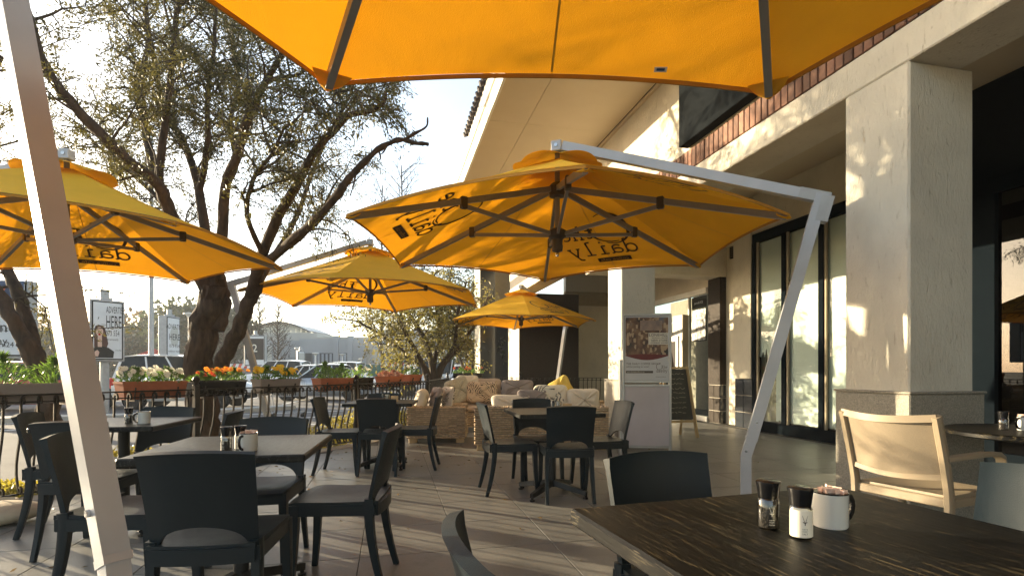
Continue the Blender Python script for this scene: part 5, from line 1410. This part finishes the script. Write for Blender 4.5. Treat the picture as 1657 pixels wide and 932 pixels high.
# the leaning tree at the edge of the picture
T = thing('leaning_tree', 'forked brown trunk leaning outward past the fern planter, before the large billboard', 'tree', P(80, 740, 6.4), 0); T.location.z = -.12
limb_obj(PL((84,745,6.4),(80,690,6.4),(78,630,6.4),(62,590,6.4),(40,552,6.35)), .125, .10, mk, T, 80, 16, 'trunk', .03)
q1 = limb_obj(PL((40,552,6.35),(20,515,6.3),(0,480,6.3),(-35,430,6.2),(-80,350,6.0),(-110,240,5.9)), .085, .05, mk, T, 81, 12)
q2 = limb_obj(PL((56,575,6.4),(46,525,6.5),(30,475,6.6),(12,440,6.7),(-10,380,6.9),(-20,300,7.0),(-30,200,7.0),(0,90,7.0)), .08, .04, mk, T, 82, 12)
twigs = MB(); tips = []
grow(q1, T, rr, twigs, tips, 4, .5, 1.3, sub=6); grow(q2, T, rr, twigs, tips, 4, .6, 1.5, sub=7, up=.1)
tw = MB(); tw.v = [tuple(Vector(p)-T.location) for p in twigs.v]; tw.f = twigs.f; tw.m = twigs.m
stuffed(tw.build('twigs', M['bark_grey'], T)); leaves(tips, 90, .05, .06, .26, M['leaf_olive'], T, 5)

# the multi-stemmed olive beyond the terrace
def olive(px, py, t, spec, label, seed, leafn, mleaf, size=.085, per=5, lo=.35, hi=1.0, r0=.09, stems=None):
    T = thing('small_olive_tree', label, 'tree', P(px, py, t), 0); T.location.z = -.15
    base = P(px, py, t); base.z = -.15; r = random.Random(seed); twigs = MB(); tips = []
    limb_obj([base, base + Vector((0,0,.45))], r0*1.9, r0*1.6, M['bark_grey'], T, seed, 12, 'trunk')
    for (pts) in spec:
        q = limb_obj([base + Vector((0,0,.35))] + PL(*pts), r0, r0*.22, M['bark_grey'], T, seed+len(twigs.v), 8)
        grow(q, T, r, twigs, tips, per, lo, hi, start=.28, r_t=.016, sub=6, up=.15, droop=.1)
    tw = MB(); tw.v = [tuple(Vector(p)-T.location) for p in twigs.v]; tw.f = twigs.f; tw.m = twigs.m
    stuffed(tw.build('twigs', M['bark_grey'], T)); leaves(tips, leafn, .06, size, .36, mleaf, T, seed)
    return T
olive(697, 660, 12.6, [
  [(690,600,12.5),(660,575,12.2),(620,545,11.9),(580,520,11.7)],
  [(700,600,12.6),(688,550,12.6),(660,505,12.5),(630,470,12.4)],
  [(702,590,12.8),(712,545,13),(705,490,13.2),(700,440,13.3)],
  [(710,600,12.6),(735,560,12.5),(740,510,12.4),(755,455,12.3)],
  [(690,605,12.4),(668,560,11.6),(645,520,11.1),(620,500,10.8)],
  [(715,595,12.8),(745,560,13.2),(770,520,13.5),(790,480,13.8)],
  [(700,600,12.9),(680,540,13.6),(650,500,14),(600,490,14.2)],
 ], 'broad multi-stemmed olive with sunlit leaf tips behind the wicker armchair', 31, 46, M['leaf_lit'], .085, 7, .35, 1.0)
olive(764, 640, 17.5, [
  [(748,590,17.5),(735,555,17.4),(712,530,17.3)],
  [(755,590,17.6),(758,540,17.8),(750,500,18)],
  [(760,590,17.5),(780,560,17.3),(800,520,17)],
  [(765,590,18),(772,540,18.4),(765,490,18.6)],
 ], 'slender dark olive beside the sunlit end column', 33, 36, M['leaf_far'], .12, 6, .5, 1.2, .08)
olive(742, 600, 26, [
  [(740,560,26),(735,500,26),(728,450,26),(735,420,26)],
  [(745,560,26),(758,500,26),(768,455,26),(775,420,26)],
  [(740,570,26),(720,520,26),(700,470,26),(705,440,26)],
 ], 'tall loose tree rising above the small olives near the end column', 35, 14, M['leaf_far'], .16, 4, .8, 1.8, .12)
def bare(px, t, top, label, seed, lean=0, spread=1.0, n=46, m='bark_grey'):
    b0 = P(px, 600, t); b0.z = -.2; h = EYE + (598-top)/860*t + .2; r = random.Random(seed)
    T = thing('bare_tree', label, 'tree', b0, 0)
    st = [Vector((lean*h*q + r.uniform(-.04,.04)*h*.2, 0, h*q)) for q in np.linspace(0,1,9)]
    MB().tube(st, [.09*h/8*(1-.85*q) + .006 for q in np.linspace(0,1,9)], 6).build('trunk', M[m], T, smooth=70)
    br = MB()
    for k in range(n):
        q = .18 + .8*k/n; i = min(7, int(q*8)); p = st[i].lerp(st[i+1], q*8-i); a = r.uniform(0, 2*PI)
        L = h*.30*spread*(1-q*.75); d = Vector((math.cos(a), math.sin(a), .75)).normalized(); pts = [p]
        for s in range(4): d = (d + Vector((r.gauss(0,.15), r.gauss(0,.15), .10))).normalized(); pts.append(pts[-1] + d*L/4)
        br.tube(pts, [x*t/16 for x in (.016,.012,.009,.006,.003)], 4, caps=False)
        for s in range(7):
            j = r.randint(1,4); e = (d + perp(d, r)*.9).normalized(); l2 = L*r.uniform(.2,.42); m2 = pts[j]+e*l2*.5; 
            br.tube([pts[j], m2, m2 + (e+Vector((r.gauss(0,.3),r.gauss(0,.3),.3))).normalized()*l2*.5], [x*t/16 for x in (.007,.005,.003)], 3, caps=False)
    stuffed(br.build('branches', M[m], T)); return T
bare(361, 34, 520, 'bare young tree beside the big olive trunk, before the far building', 51, n=50)
bare(419, 38, 476, 'bare tree just beyond the leaning mast of the middle umbrella', 52, n=60)
bare(449, 40, 492, 'bare spreading tree before the arched roof of the far building', 53, n=60)
bare(650, 24, 268, 'tall bare tree whose thin twigs show against the sky over the middle umbrella', 54, spread=1.2, n=60)
bare(618, 30, 300, 'second tall bare tree with faint twigs beside the dead limb', 55, spread=1.0, n=50)
def far_tree(l, t, h, wd, m, label, seed, n=3200, lsz=.6, trunk=True):
    T = thing('far_tree', label, 'tree', W(l, t, -.3), 0, 'trees beyond the parking lot'); r = random.Random(seed)
    MB().tube([(0,0,0),(0.1,0,h*.35),(0,.1,h*.7)], [.22,.16,.06], 7).build('trunk', M['bark_grey'], T, smooth=60)
    lobes = [(r.uniform(-.36,.36)*wd, r.uniform(-.3,.3)*wd, h*r.uniform(.32,.82), wd*r.uniform(.20,.34)) for _ in range(11)]
    def cf(N_, q):
        idx = q.randint(0, len(lobes), N_); L = np.array(lobes)[idx]; d = q.normal(size=(N_,3)); d /= np.linalg.norm(d,axis=1)[:,None]
        c = L[:,:3] + d*(L[:,3]*(.45+.6*q.rand(N_)**.6))[:,None]*np.array([1,1,.75]); return c, d + q.normal(size=(N_,3))*.7
    leafmesh(n, cf, lsz, .6, 'crown', M[m], T, seed=seed)
ft = [(-52,70,9.5,12,'leaf_brown','broad brown tree against the glowing sky beside the silver mast'),(-66,72,8,12,'leaf_brown','low brown tree near the large billboard'),(-45,66,7.2,10,'leaf_brown','brown tree between the mast and the woman billboard'),
 (-60,60,5.5,10,'leaf_far','dark low tree far beyond the large billboard'),(-41,63,8.6,9,'leaf_far','dark green tree directly behind the woman billboard'),(-37,60,9.0,9,'leaf_far','dark green tree between billboard and tall grey pole'),
 (-33.6,58,9.2,8,'leaf_far','tallest dark tree behind the tall grey pole'),(-31.5,58,8.4,8,'leaf_far','dark tree behind the narrow blue-edged billboard'),
 (-49,58,5.5,9,'leaf_far','bushy low tree on the bank beyond the parked cars'),(-4,62,6.5,9,'leaf_far','far tree behind the multi-stemmed olive'),(4,66,7,9,'leaf_far','far tree seen past the slender olive'),(-75,80,10,14,'leaf_brown','far brown tree at the picture edge'),(-88,78,9,14,'leaf_brown','outermost far brown tree')]
for k, (l, t, h, wd, m, lab) in enumerate(ft): far_tree(l, t, h, wd, m, lab.replace('left-hand of','beside'), 100+k)
hills = MB(); r_ = random.Random(8)
def hf(u, v):
    x = -260 + 420*u; return (x, 150 + 60*v, (.5 + 3.2*math.sin(v*PI/2)*(.7+.3*math.sin(u*17)+.2*math.sin(u*41+1))) - .4)
hills.grid(hf, 90, 6); ho = hills.build('wooded_hill', M['leaf_far'], None, smooth=60); ho.rotation_euler = (0,0,R(-YAW)+R(0)); struct(ho)

# ------------------------------------------------------------------ far building, hoarding, barriers
def camthing(name, label, cat, l, t, z=0, a=0, group=None): return thing(name, label, cat, W(l, t, z), ang(a), group)
U = camthing('far_building', 'long low grey building with pale shutters and curved roof beyond the parking lot', 'building', -29, 70, -.2)
MB().box(-8.7, 1.0, .5, 14, 0, 5.2).build('wall', M['bld_grey'], U)
MB().box(1.001, 9.7, 0, 14, 0, 5.35).build('wall', M['bld_grey'], U)
MB().box(9.701, 16, .4, 14, 0, 5.1).build('wall', M['bld_pale'], U)
MB().box(-7.2, 2.4, 2.5, 13, 5.2001, 6.35).build('upper_storey', M['bld_pale'], U)
MB().box(2.41, 14, .5, 13.9, 5.3501, 5.62).build('parapet', M['bld_pale'], U)
for x in (5.55, 7.4): MB().box(x, x+.65, -.35, .6, 0, 5.75).build('buttress', M['bld_grey'], U)
MB().slab(lambda u, v: (-7.0 + 8.3*u, 2.3 + 9*v, 6.55 + 1.25*math.sin(u*PI)), 24, 1, .16).build('curved_roof', M['bld_dark'], U)
for i in range(12):
    u0, u1 = i/12, (i+1)/12; x0, x1_ = -7.0+8.3*u0, -7.0+8.3*u1
    cl = MB().add([(x0+.03,3.2,6.36),(x1_-.03,3.2,6.36),(x1_-.03,3.2,6.48+1.22*math.sin(u1*PI)),(x0+.03,3.2,6.48+1.22*math.sin(u0*PI)),(x0+.03,3.3,6.36),(x1_-.03,3.3,6.36),(x1_-.03,3.3,6.48+1.22*math.sin(u1*PI)),(x0+.03,3.3,6.48+1.22*math.sin(u0*PI))], [(0,1,2,3),(7,6,5,4),(0,4,5,1),(1,5,6,2),(2,6,7,3),(3,7,4,0)])
    cl.build('clerestory_pane', M['label'], U)
MB().box(1.3, 2.65, -.06, -.001, .3, 3.5).build('dark_window', M['bld_dark'], U)
wo = MB().box(2.75, 5.5, -.06, -.001, .3, 3.5).build('window', M['bld_dark'], U)
for k in range(5): MB().box(2.88+k*.53, 3.16+k*.53, -.10, -.061, .4, 3.4).build('shutter', M['bld_pane'], wo)
wo = MB().box(6.25, 7.35, -.06, -.001, .3, 3.5).build('window', M['bld_dark'], U)
for k in range(2): MB().box(6.36+k*.5, 6.68+k*.5, -.10, -.061, .4, 3.4).build('shutter', M['bld_pane'], wo)
MB().box(10.3, 12.8, .30, .399, 1.0, 2.9).build('blank_panel', M['bld_pane'], U)
U = camthing('shop_block', 'grey shopfront row far behind the multi-stemmed olive', 'building', -9.5, 60, -.2)
MB().box(-6, 22, 0, 10, 0, 5.4).build('wall', M['bld_grey'], U)
MB().box(-6.1, 22.1, -.2, 10, 5.401, 5.8).build('parapet', M['bld_pale'], U)
for k in range(7):
    o = MB().box(-.5+k*3.1, 2.0+k*3.1, -.06, -.001, .6, 3.3).build('window', M['bld_dark'], U)
    for j in range(2): MB().box(.1+k*3.1+j*1.1, .16+k*3.1+j*1.1, -.09, -.061, .6, 3.3).build('glazing_bar', M['bld_pale'], o)
for k in range(4): MB().box(-2.0+k*6.2, -1.6+k*6.2, -1.2, -.8, 0, 4.6).build('column', M['curtain'], U)
U = camthing('site_hoarding', 'green construction hoarding with small notices beyond the parked cars', 'hoarding', -24, 50, -.15)
for k in range(12): MB().box(k*2.6, k*2.6+2.57, 0, .05, 0, 1.75).build('panel', M['hoard'], U)
for x in (9.4, 13.2): MB().box(x, x+.7, -.03, -.001, .7, 1.4).build('notice', M['ad_white'], U)
MB().lathe([(0,0),(.18,0),(.18,.01),(0,.01)], 16, M=Matrix.Translation((9.75,-.04,1.1)) @ Matrix.Rotation(R(90),4,'X')).build('red_symbol', M['lamp_red'], U)
def barrier(l, t, z, L, label):
    U = camthing('striped_barrier', label, 'barrier', l, t, z)
    n = int(L/.55)
    for k in range(n):
        x = k*.55; MB().add([(x,0,.0),(x+.275,0,.0),(x+.455,0,.40),(x+.18,0,.40)]+[(x,.05,.0),(x+.275,.05,.0),(x+.455,.05,.40),(x+.18,.05,.40)], [(0,1,2,3),(7,6,5,4),(0,4,5,1),(1,5,6,2),(2,6,7,3),(3,7,4,0)]).build('red_stripe', M['red'], U)
        MB().add([(x+.276,0.002,.0),(x+.549,0.002,.0),(x+.729,0.002,.40),(x+.456,0.002,.40)]+[(x+.276,.048,.0),(x+.549,.048,.0),(x+.729,.048,.40),(x+.456,.048,.40)], [(0,1,2,3),(7,6,5,4),(0,4,5,1),(1,5,6,2),(2,6,7,3),(3,7,4,0)]).build('white_stripe', M['white'], U)
    for x in (.3, L-.3): MB().box(x, x+.06, .06, .12, -z-.15, .38).build('post', M['galv'], U)
barrier(-11.4, 46, 1.35, 3.6, 'red and white striped barrier behind the multi-stemmed olive')
barrier(-27, 48, 1.25, 4.5, 'red and white striped barrier beyond the red and orange flowers')
barrier(-5.5, 46, 1.2, 3.0, 'red and white striped barrier near the white van')
# red brand sign far behind
U = camthing('red_sign', 'slanted red sign panel between the billboards, low behind the white pansies', 'sign', -28.6, 41, -.15, 8)
MB().prism([(-1.3,0),(1.25,0),(1.25,2.75),(.9,2.9),(-1.3,2.0)], -.06, .06, M=Matrix(((1,0,0,0),(0,0,1,0),(0,1,0,0),(0,0,0,1)))).build('panel', M['ad_red'], U)
m_ = MB(); m_.text('Virgin', .42, front(.2, 1.75, .065)); m_.text('active', .3, front(.3, 1.45, .065)); m_.build('lettering', M['ad_white'], U)
MB().lathe([(.34,0),(.40,0),(.40,.01),(.34,.01)], 20, M=Matrix.Translation((.15,-.065,.85)) @ Matrix.Rotation(R(90),4,'X')).build('ring_emblem', M['ad_white'], U)

# ------------------------------------------------------------------ billboards, poles, lamps
def on(m, w_, pts): return m
def lamp_post(l, t, h, label, head='flat', r=.07):
    U = camthing('street_lamp', label, 'street lamp', l, t, -.15, 0, 'white street lamps in the parking lot')
    MB().tube([(0,0,0),(0,0,h)], [r, r*.75], 10).build('post', M['curtain'], U, smooth=60)
    MB().lathe([(0,h),(.10,h),(.16,h+.10),(.30,h+.16),(.30,h+.22),(0,h+.26)], 14).build('lamp_head', M['curtain'], U, smooth=40)
lamp_post(-19.2, 31.6, 4.4, 'white lamp post rising beside the big olive trunk')
lamp_post(-17.7, 44, 2.85, 'white lamp post in front of the striped bare trees', r=.06)
lamp_post(-17.0, 46, 2.5, 'tallest-looking white lamp post before the grey building', r=.09)
lamp_post(-16.6, 52, 2.6, 'white lamp post before the pale shutters', r=.08)
lamp_post(-17.0, 60, 2.3, 'smallest white lamp post before the buttress', r=.08)
U = camthing('tall_grey_pole', 'tall plain grey pole rising out of view between the two billboards', 'pole', -12.15, 17.9, -.15)
MB().tube([(0,0,0),(0,0,9.5)], [.085,.06], 14).build('pole_shaft', M['galv'], U, smooth=60)
def billboard(l, t, z0, z1, wd, a, dep, label, builder, pole_r=.11, cap=True):
    U = camthing('billboard', label, 'billboard', l, t, -.15, a, 'double-sided billboards in the parking lot')
    MB().tube([(0,.0,0),(0,.0,z1+.30)], pole_r, 14).build('pole', M['galv'], U, smooth=60)
    MB().rbox(-wd/2, wd/2, -dep/2, dep/2, z0, z1, .015).build('case', M['galv'], U)
    MB().rbox(-wd/2+.05, wd/2-.05, -dep/2-.012, -dep/2-.001, z0+.05, z1-.05, .003).build('black_surround', M['black_frame'], U)
    MB().box(-wd/2+.08, wd/2-.08, -dep/2-.018, -dep/2-.0125, z0+.08, z1-.08).build('poster', M['ad_white'], U)
    MB().rbox(-.14,.14,-.14,.14, z1+.001, z1+.08,.01).build('cap', M['galv'], U)
    builder(U, -dep/2-.020, z0, z1, wd)
    return U
def fl(U, pts, y, m, name):
    MB().add([(x, y, z) for x, z in pts], [tuple(range(len(pts)))]).build(name, M[m], U)
def woman(U, y, z0, z1, wd):
    m_ = lambda x, z: Matrix.Translation((x, y-.002, z)) @ Matrix(((1,0,0,0),(0,0,-1,0),(0,1,0,0),(0,0,0,1)))
    t_ = MB(); t_.text('ADVERTISE', .26, m_(-.04, z1-.36), align='LEFT', sx=.34); t_.text('HERE', .50, m_(-.05, z1-.78), align='LEFT', sx=.33)
    t_.text('073 554', .22, m_(-.05, z1-1.0), align='LEFT', sx=.46); t_.text('xtremeads', .09, m_(-.05, z1-1.13), align='LEFT', sx=.8); t_.text('media', .06, m_(.18, z0+.30), align='LEFT'); t_.build('lettering', M['ink'], U)
    cx, cz_ = -.20, z0+.82
    def el(cx, cz_, rx, rz_, n=22): return [(cx+rx*math.cos(-2*PI*i/n), cz_+rz_*math.sin(-2*PI*i/n)) for i in range(n)][::-1]
    fl(U, [(cx-.12,cz_-.45),(cx+.02,cz_-.5),(cx+.16,cz_-.48),(cx+.21,cz_-.32),(cx+.17,cz_-.1),(cx+.14,cz_+.08),(cx+.08,cz_+.17),(cx-.01,cz_+.19),(cx-.09,cz_+.16),(cx-.12,cz_+.03)], y-.001, 'hair', 'portrait_hair')
    fl(U, [(-wd/2+.09,z0+.1),(cx+.33,z0+.1),(cx+.35,z0+.28),(cx+.22,z0+.38),(cx+.08,z0+.42),(cx-.06,z0+.42),(-wd/2+.09,z0+.36)], y-.0015, 'ink', 'portrait_coat')
    fl(U, [(cx-.04,cz_-.42),(cx+.06,cz_-.42),(cx+.06,cz_-.05),(cx-.04,cz_-.05)], y-.0025, 'ad_skin', 'portrait_neck')
    fl(U, el(cx+.005, cz_, .085, .135), y-.003, 'ad_skin', 'portrait_face')
    fl(U, el(cx+.0, cz_-.075, .030, .028), y-.004, 'lamp_red', 'portrait_mouth')
    fl(U, el(cx-.03, cz_+.025, .017, .009), y-.004, 'ink', 'portrait_eye'); fl(U, el(cx+.04, cz_+.025, .017, .009), y-.004, 'ink', 'portrait_eye')
    fl(U, [(cx-.12,z0+.14),(cx-.03,z0+.13),(cx+.0,z0+.26),(cx-.05,z0+.32),(cx-.11,z0+.27)], y-.004, 'ad_skin', 'portrait_hand')
def narrow(U, y, z0, z1, wd):
    m_ = lambda x, z: Matrix.Translation((x, y-.002, z)) @ Matrix(((1,0,0,0),(0,0,-1,0),(0,1,0,0),(0,0,0,1)))
    t_ = MB(); t_.text('ADVERTISE', .30, m_(.05, z0+1.45), sx=.7); t_.text('HERE', .38, m_(.05, z0+.98), sx=.8); t_.text('073 554', .2, m_(.05, z0+.66)); t_.text('outdoor media', .13, m_(.05, z0+.46)); t_.build('lettering', M['ink'], U)
    fl(U, [(-wd/2+.09,z0+.09),(wd/2-.09,z0+.09),(wd/2-.09,z0+.34),(-wd/2+.09,z0+.34)], y-.001, 'ad_blue', 'blue_strip')
    fl(U, [(.05+.28*math.cos(a), z1-.85+.45*math.sin(a)) for a in np.linspace(0, 2*PI, 18, endpoint=False)], y-.001, 'lightgrey', 'pale_oval_print')
def big_ad(U, y, z0, z1, wd):
    m_ = lambda x, z: Matrix.Translation((x, y-.003, z)) @ Matrix(((1,0,0,0),(0,0,-1,0),(0,1,0,0),(0,0,0,1)))
    fl(U, [(-wd/2+.09,z0+1.05),(wd/2-.09,z0+1.05),(wd/2-.09,z0+1.70),(-wd/2+.09,z0+1.70)], y-.001, 'ad_blue', 'blue_band')
    t_ = MB(); t_.text('Quality', .34, m_(.2, z0+1.40)); t_.text('Schools', .30, m_(.3, z0+1.12)); t_.build('orange_lettering', M['ad_orange'], U)
    t_ = MB(); t_.text('020', .34, m_(wd/2-.55, z1-.75)); t_.text('2nd', .34, m_(wd/2-.5, z1-1.15)); t_.text('Open day', .22, m_(.3, z1-1.42)); t_.text('www.learn.co.za', .15, m_(.5, z0+.60)); t_.text('Learn24', .16, m_(.6, z0+.25)); t_.build('lettering', M['ink'], U)
    fl(U, [(wd/2-.75,z1-.1),(wd/2-.3,z1-.1),(wd/2-.32,z1-.35),(wd/2-.5,z1-.45),(wd/2-.7,z1-.35)], y-.001, 'ad_blue', 'blue_portrait_print')
_t = 15.0
billboard(-11.5, _t, 1.50, 3.22, .84, 58, .38, 'billboard with a dark-haired woman and the word HERE, beside the silver mast', woman)
billboard(-14.7, 22.8, 1.56, 3.55, .90, 88, .34, 'narrow billboard with a blue bottom strip beside the tall grey pole', narrow, .10)
billboard(-11.9, 11.8, 1.52, 3.25, 2.3, 8, .28, 'large billboard with a dark blue band and orange words behind the leaning tree', big_ad, .17)
def small_ads(l, t, z0, z1, wd, a, label, kind):
    def b(U, y, z0, z1, wd):
        m_ = Matrix.Translation((0, y-.002, z0+.3)) @ Matrix(((1,0,0,0),(0,0,-1,0),(0,1,0,0),(0,0,0,1)))
        fl(U, [(-wd/2+.09,z0+.4),(wd/2-.09,z0+.4),(wd/2-.09,z1-.2),(-wd/2+.09,z1-.2)], y-.001, 'dark_room' if kind else 'lightgrey', 'poster_print')
        if kind: MB().text('2', .7, Matrix.Translation((0, y-.002, z0+.9)) @ Matrix(((1,0,0,0),(0,0,-1,0),(0,1,0,0),(0,0,0,1)))).build('lettering', M['label'], U)
    billboard(l, t, z0, z1, wd, a, .3, label, b, .10)
small_ads(-16.4, 34, 1.5, 3.45, 1.3, 5, 'dark poster billboard just past the big olive trunk, before the bare trees', 1)
small_ads(-17.9, 39, 1.2, 3.2, .6, 38, 'edge-on pale billboard between the two bare trees', 0)
small_ads(-17.1, 43, 1.1, 2.8, .6, 38, 'small edge-on billboard beside the white lamp posts', 0)

# ------------------------------------------------------------------ cars
def car(l, t, head, paint, label, kind='hatch', sc=1.0):
    U = thing('parked_car', label, 'car', W(l, t, -.145), ang(head), 'cars parked in the lot'); U.scale = (sc,)*3
    suv = kind == 'suv'; van = kind == 'van'
    st = [(-2.02,.42,.70,.70),(-1.98,.30,.95 if not van else 1.0,.80),(-1.6,.22,1.0,.86),(-.8,.20,.98,.88),(.3,.20,.96,.88),(.9,.20,.94,.87),(1.5,.22,.86,.84),(1.92,.28,.74,.76),(2.06,.42,.60,.66)]
    if suv or van: st = [(x, a+.06, b+.10, c) for x, a, b, c in st]
    vs = []; fs = []
    for x, zl, zh, hw in st:
        m_ = (zl+zh)/2
        sec = [(-hw*.86,zl),(-hw,zl+.14),(-hw*1.01,m_+.05),(-hw*.94,zh-.06),(-hw*.86,zh),(hw*.86,zh),(hw*.94,zh-.06),(hw*1.01,m_+.05),(hw,zl+.14),(hw*.86,zl)]
        vs += [(x, y, z) for y, z in sec]
    n = 10
    for i in range(len(st)-1):
        for j in range(n): fs.append((i*n+j, (i+1)*n+j, (i+1)*n+(j+1)%n, i*n+(j+1)%n))
    fs += [tuple(range(n)), tuple((len(st)-1)*n+j for j in range(n-1,-1,-1))]
    MB().add(vs, fs).build('body', M[paint], U, smooth=42)
    zb = .97 + (.10 if suv or van else 0); zt = 1.44 + (.28 if suv else .38 if van else 0)
    xr, xf = ((-1.95, 1.25) if van else (-1.9, .95)) if kind != 'sedan' else (-1.35, .95)
    xr2, xf2 = (xr+.18, xf-.75) if kind != 'sedan' else (xr+.55, xf-.75)
    g = [(xr,-.80,zb-.05),(xf,-.80,zb-.09),(xf,.80,zb-.09),(xr,.80,zb-.05),(xr2,-.64,zt),(xf2,-.64,zt),(xf2,.64,zt),(xr2,.64,zt)]
    MB().add(g, [(0,1,5,4),(1,2,6,5),(2,3,7,6),(3,0,4,7),(4,5,6,7)]).build('window_glass', M['car_glass'], U)
    MB().slab(lambda u, v: (xr2-.10 + (xf2-xr2+.22)*u, (v*2-1)*(.70-.05*(2*u-1)**2), zt + .035 + .045*math.sin(v*PI) - .07*(2*u-1)**4), 12, 8, .03).build('roof', M[paint], U, smooth=50)
    def lerp(a, b, q): return Vector(a).lerp(Vector(b), q)
    for s_ in (0, 1):
        A1, A2, B1, B2 = (g[0], g[1], g[4], g[5]) if s_ == 0 else (g[3], g[2], g[7], g[6])
        for q, wq in ((0.0,.05),(.36,.03),(.68,.03),(.985,.03)):
            pa = lerp(A1, A2, q); pb = lerp(B1, B2, q); MB().sweep([pa, pb], [(-wq*.8,-.02),(wq*.8,-.02),(wq*.8,.02),(-wq*.8,.02)], up=(0,1,0), miter=False).build('window_pillar', M[paint], U)
    for sx, sy in ((1.28,1),(1.28,-1),(-1.28,1),(-1.28,-1)):
        mw = Matrix.Translation((sx, sy*.80, .32)) @ Matrix.Rotation(R(90), 4, 'X')
        wh = MB().lathe([(.20,-.10),(.29,-.10),(.32,-.07),(.32,.07),(.29,.10),(.20,.10)], 20, M=mw).build('wheel', M['tyre'], U, smooth=40)
        rm_ = MB(); rm_.lathe([(0,.06*sy*-1),(.05,.085*sy*-1),(.20,.07*sy*-1),(.205,.095*sy*-1)], 20, M=mw)
        rm_.build('rim', M['rim'], wh, smooth=30)
        MB().lathe([(.33,-.085),(.36,-.085),(.36,.085),(.33,.085)], 20, M=Matrix.Translation((sx, sy*.79, .34)) @ Matrix.Rotation(R(90), 4, 'X')).build('wheel_arch', M['black_frame'], U)
    for s_ in (-1,1):
        MB().rbox(-2.03,-1.90, s_*.74-.10, s_*.74+.10, .78, 1.02 if suv or van else .92, .02).build('tail_light', M['lamp_red'], U)
        MB().rbox(1.86,2.02, s_*.56-.15, s_*.56+.15, .58, .74, .03).build('headlight', M['lamp_clear'], U)
        MB().rbox(.70,.88, s_*.93-.08, s_*.93+.08, .95, 1.08, .03).build('wing_mirror', M[paint], U)
    MB().rbox(2.0,2.07,-.55,.55,.30,.46,.01).build('grille', M['black_frame'], U)
    MB().rbox(-2.06,-2.0,-.26,.26,.50,.62,.005).build('number_plate', M['label'], U)
    return U
car(-10.9, 17.9, 8, 'car_white', 'white hatchback with red tail light behind the white pansies', 'suv', .98)
car(-13.6, 30.5, 180, 'car_white', 'white car roof showing behind the red and orange flowers', 'suv')
car(-7.9, 22.5, 183, 'car_silver', 'silver saloon behind the terracotta herb planter', 'sedan')
car(-10.6, 27.5, 175, 'car_white', 'pale car parked just beyond the silver saloon', 'sedan')
car(-11.9, 36, 172, 'car_white', 'white four-wheel-drive parked before the green hoarding', 'suv')
car(-4.1, 27.0, 200, 'car_white', 'white van behind the multi-stemmed olive', 'van')
car(-2.9, 38, 250, 'car_silver', 'silver-blue car seen past the slender olive', 'suv')
car(-1.75, 22.5, 275, 'car_white', 'white car beside the sunlit end column', 'hatch')
car(-14.9, 17.2, 40, 'car_red', 'red car glimpsed under the fern planter beside the mast', 'hatch')
car(-20.5, 21.5, 20, 'car_white', 'white car at the picture edge below the large billboard', 'suv')
car(-23.5, 27, 10, 'car_blue', 'dark blue car far behind the fern planter', 'hatch')
car(-6.3, 33, 180, 'car_silver', 'silver car beyond the white long-stemmed flowers', 'hatch')

# shopping trolley
U = camthing('shopping_trolley', 'empty wire shopping trolley standing in the lot beyond the leaning mast', 'trolley', -6.0, 14.2, -.145, 15)
wr = MB()
for k in range(9):
    q = k/8; x = -.42 + .84*q
    wr.tube([(x,-.24,.95),(x,-.20,.55),(x,.20,.55),(x,.24,.95)], .005, 4)
for z, w_ in ((.95,.24),(.82,.227),(.69,.213),(.56,.20)): wr.tube([(-.42,-w_,z),(.42,-w_,z),(.42,w_,z),(-.42,w_,z)], .005, 4, closed=True)
wr.build('wire_basket', M['galv'], U)
MB().tube([(-.5,-.22,1.0),(-.5,.22,1.0)], .015, 8).build('handle', M['lamp_red'], U)
fr = MB()
for s_ in (-1,1): fr.tube([(-.5,s_*.22,1.0),(-.40,s_*.20,.50),(-.35,s_*.22,.14),(.42,s_*.18,.14)], .011, 6)
fr.build('frame', M['galv'], U)
for sx in (-.35,.40):
    for sy in (-.20,.20): MB().lathe([(0,-.015),(.055,-.015),(.055,.015),(0,.015)], 12, M=Matrix.Translation((sx,sy,.056)) @ Matrix.Rotation(R(90),4,'X')).build('castor', M['tyre'], U)

# fallen leaves and specks on the tiles and along the kerb
def lf(N_, r):
    q = r.rand(300,1); a = np.array([tuple(F[0]),]*300); b = np.array([tuple(F[2]),]*300); d = b-a; n = np.array([d[0,1], -d[0,0], 0]); n = n/np.linalg.norm(n)
    c = a + d*q + n*(np.abs(r.normal(size=(300,1)))*1.6+.15); c[:,2] = .003
    c2 = np.array([tuple(W(r.uniform(-2.5,3.2), r.uniform(2.2,8.5), .003)) for _ in range(90)]); c = np.concatenate([c, c2])
    dd = r.normal(size=(len(c),3)); dd[:,2] = .12*np.abs(dd[:,2]); return c, dd
o = leafmesh(0, lf, .038, .34, 'fallen_leaves', M['leaf_brown'], None, seed=77)

# ------------------------------------------------------------------ thin evening haze
hb_ = MB().box(-331, 331, -61, 331, -1.4, 14.0); hz = hb_.build('haze', [], None); hz['kind'] = 'stuff'
hm_ = bpy.data.materials.new('haze air'); hm_.use_nodes = True; t_ = hm_.node_tree
t_.nodes.remove(t_.nodes['Principled BSDF']); pv = t_.nodes.new('ShaderNodeVolumePrincipled')
pv.inputs['Density'].default_value = .0010; pv.inputs['Color'].default_value = (.92,.95,1,1); pv.inputs['Anisotropy'].default_value = .15
t_.links.new(pv.outputs[0], t_.nodes['Material Output'].inputs['Volume']); hz.data.materials.append(hm_)
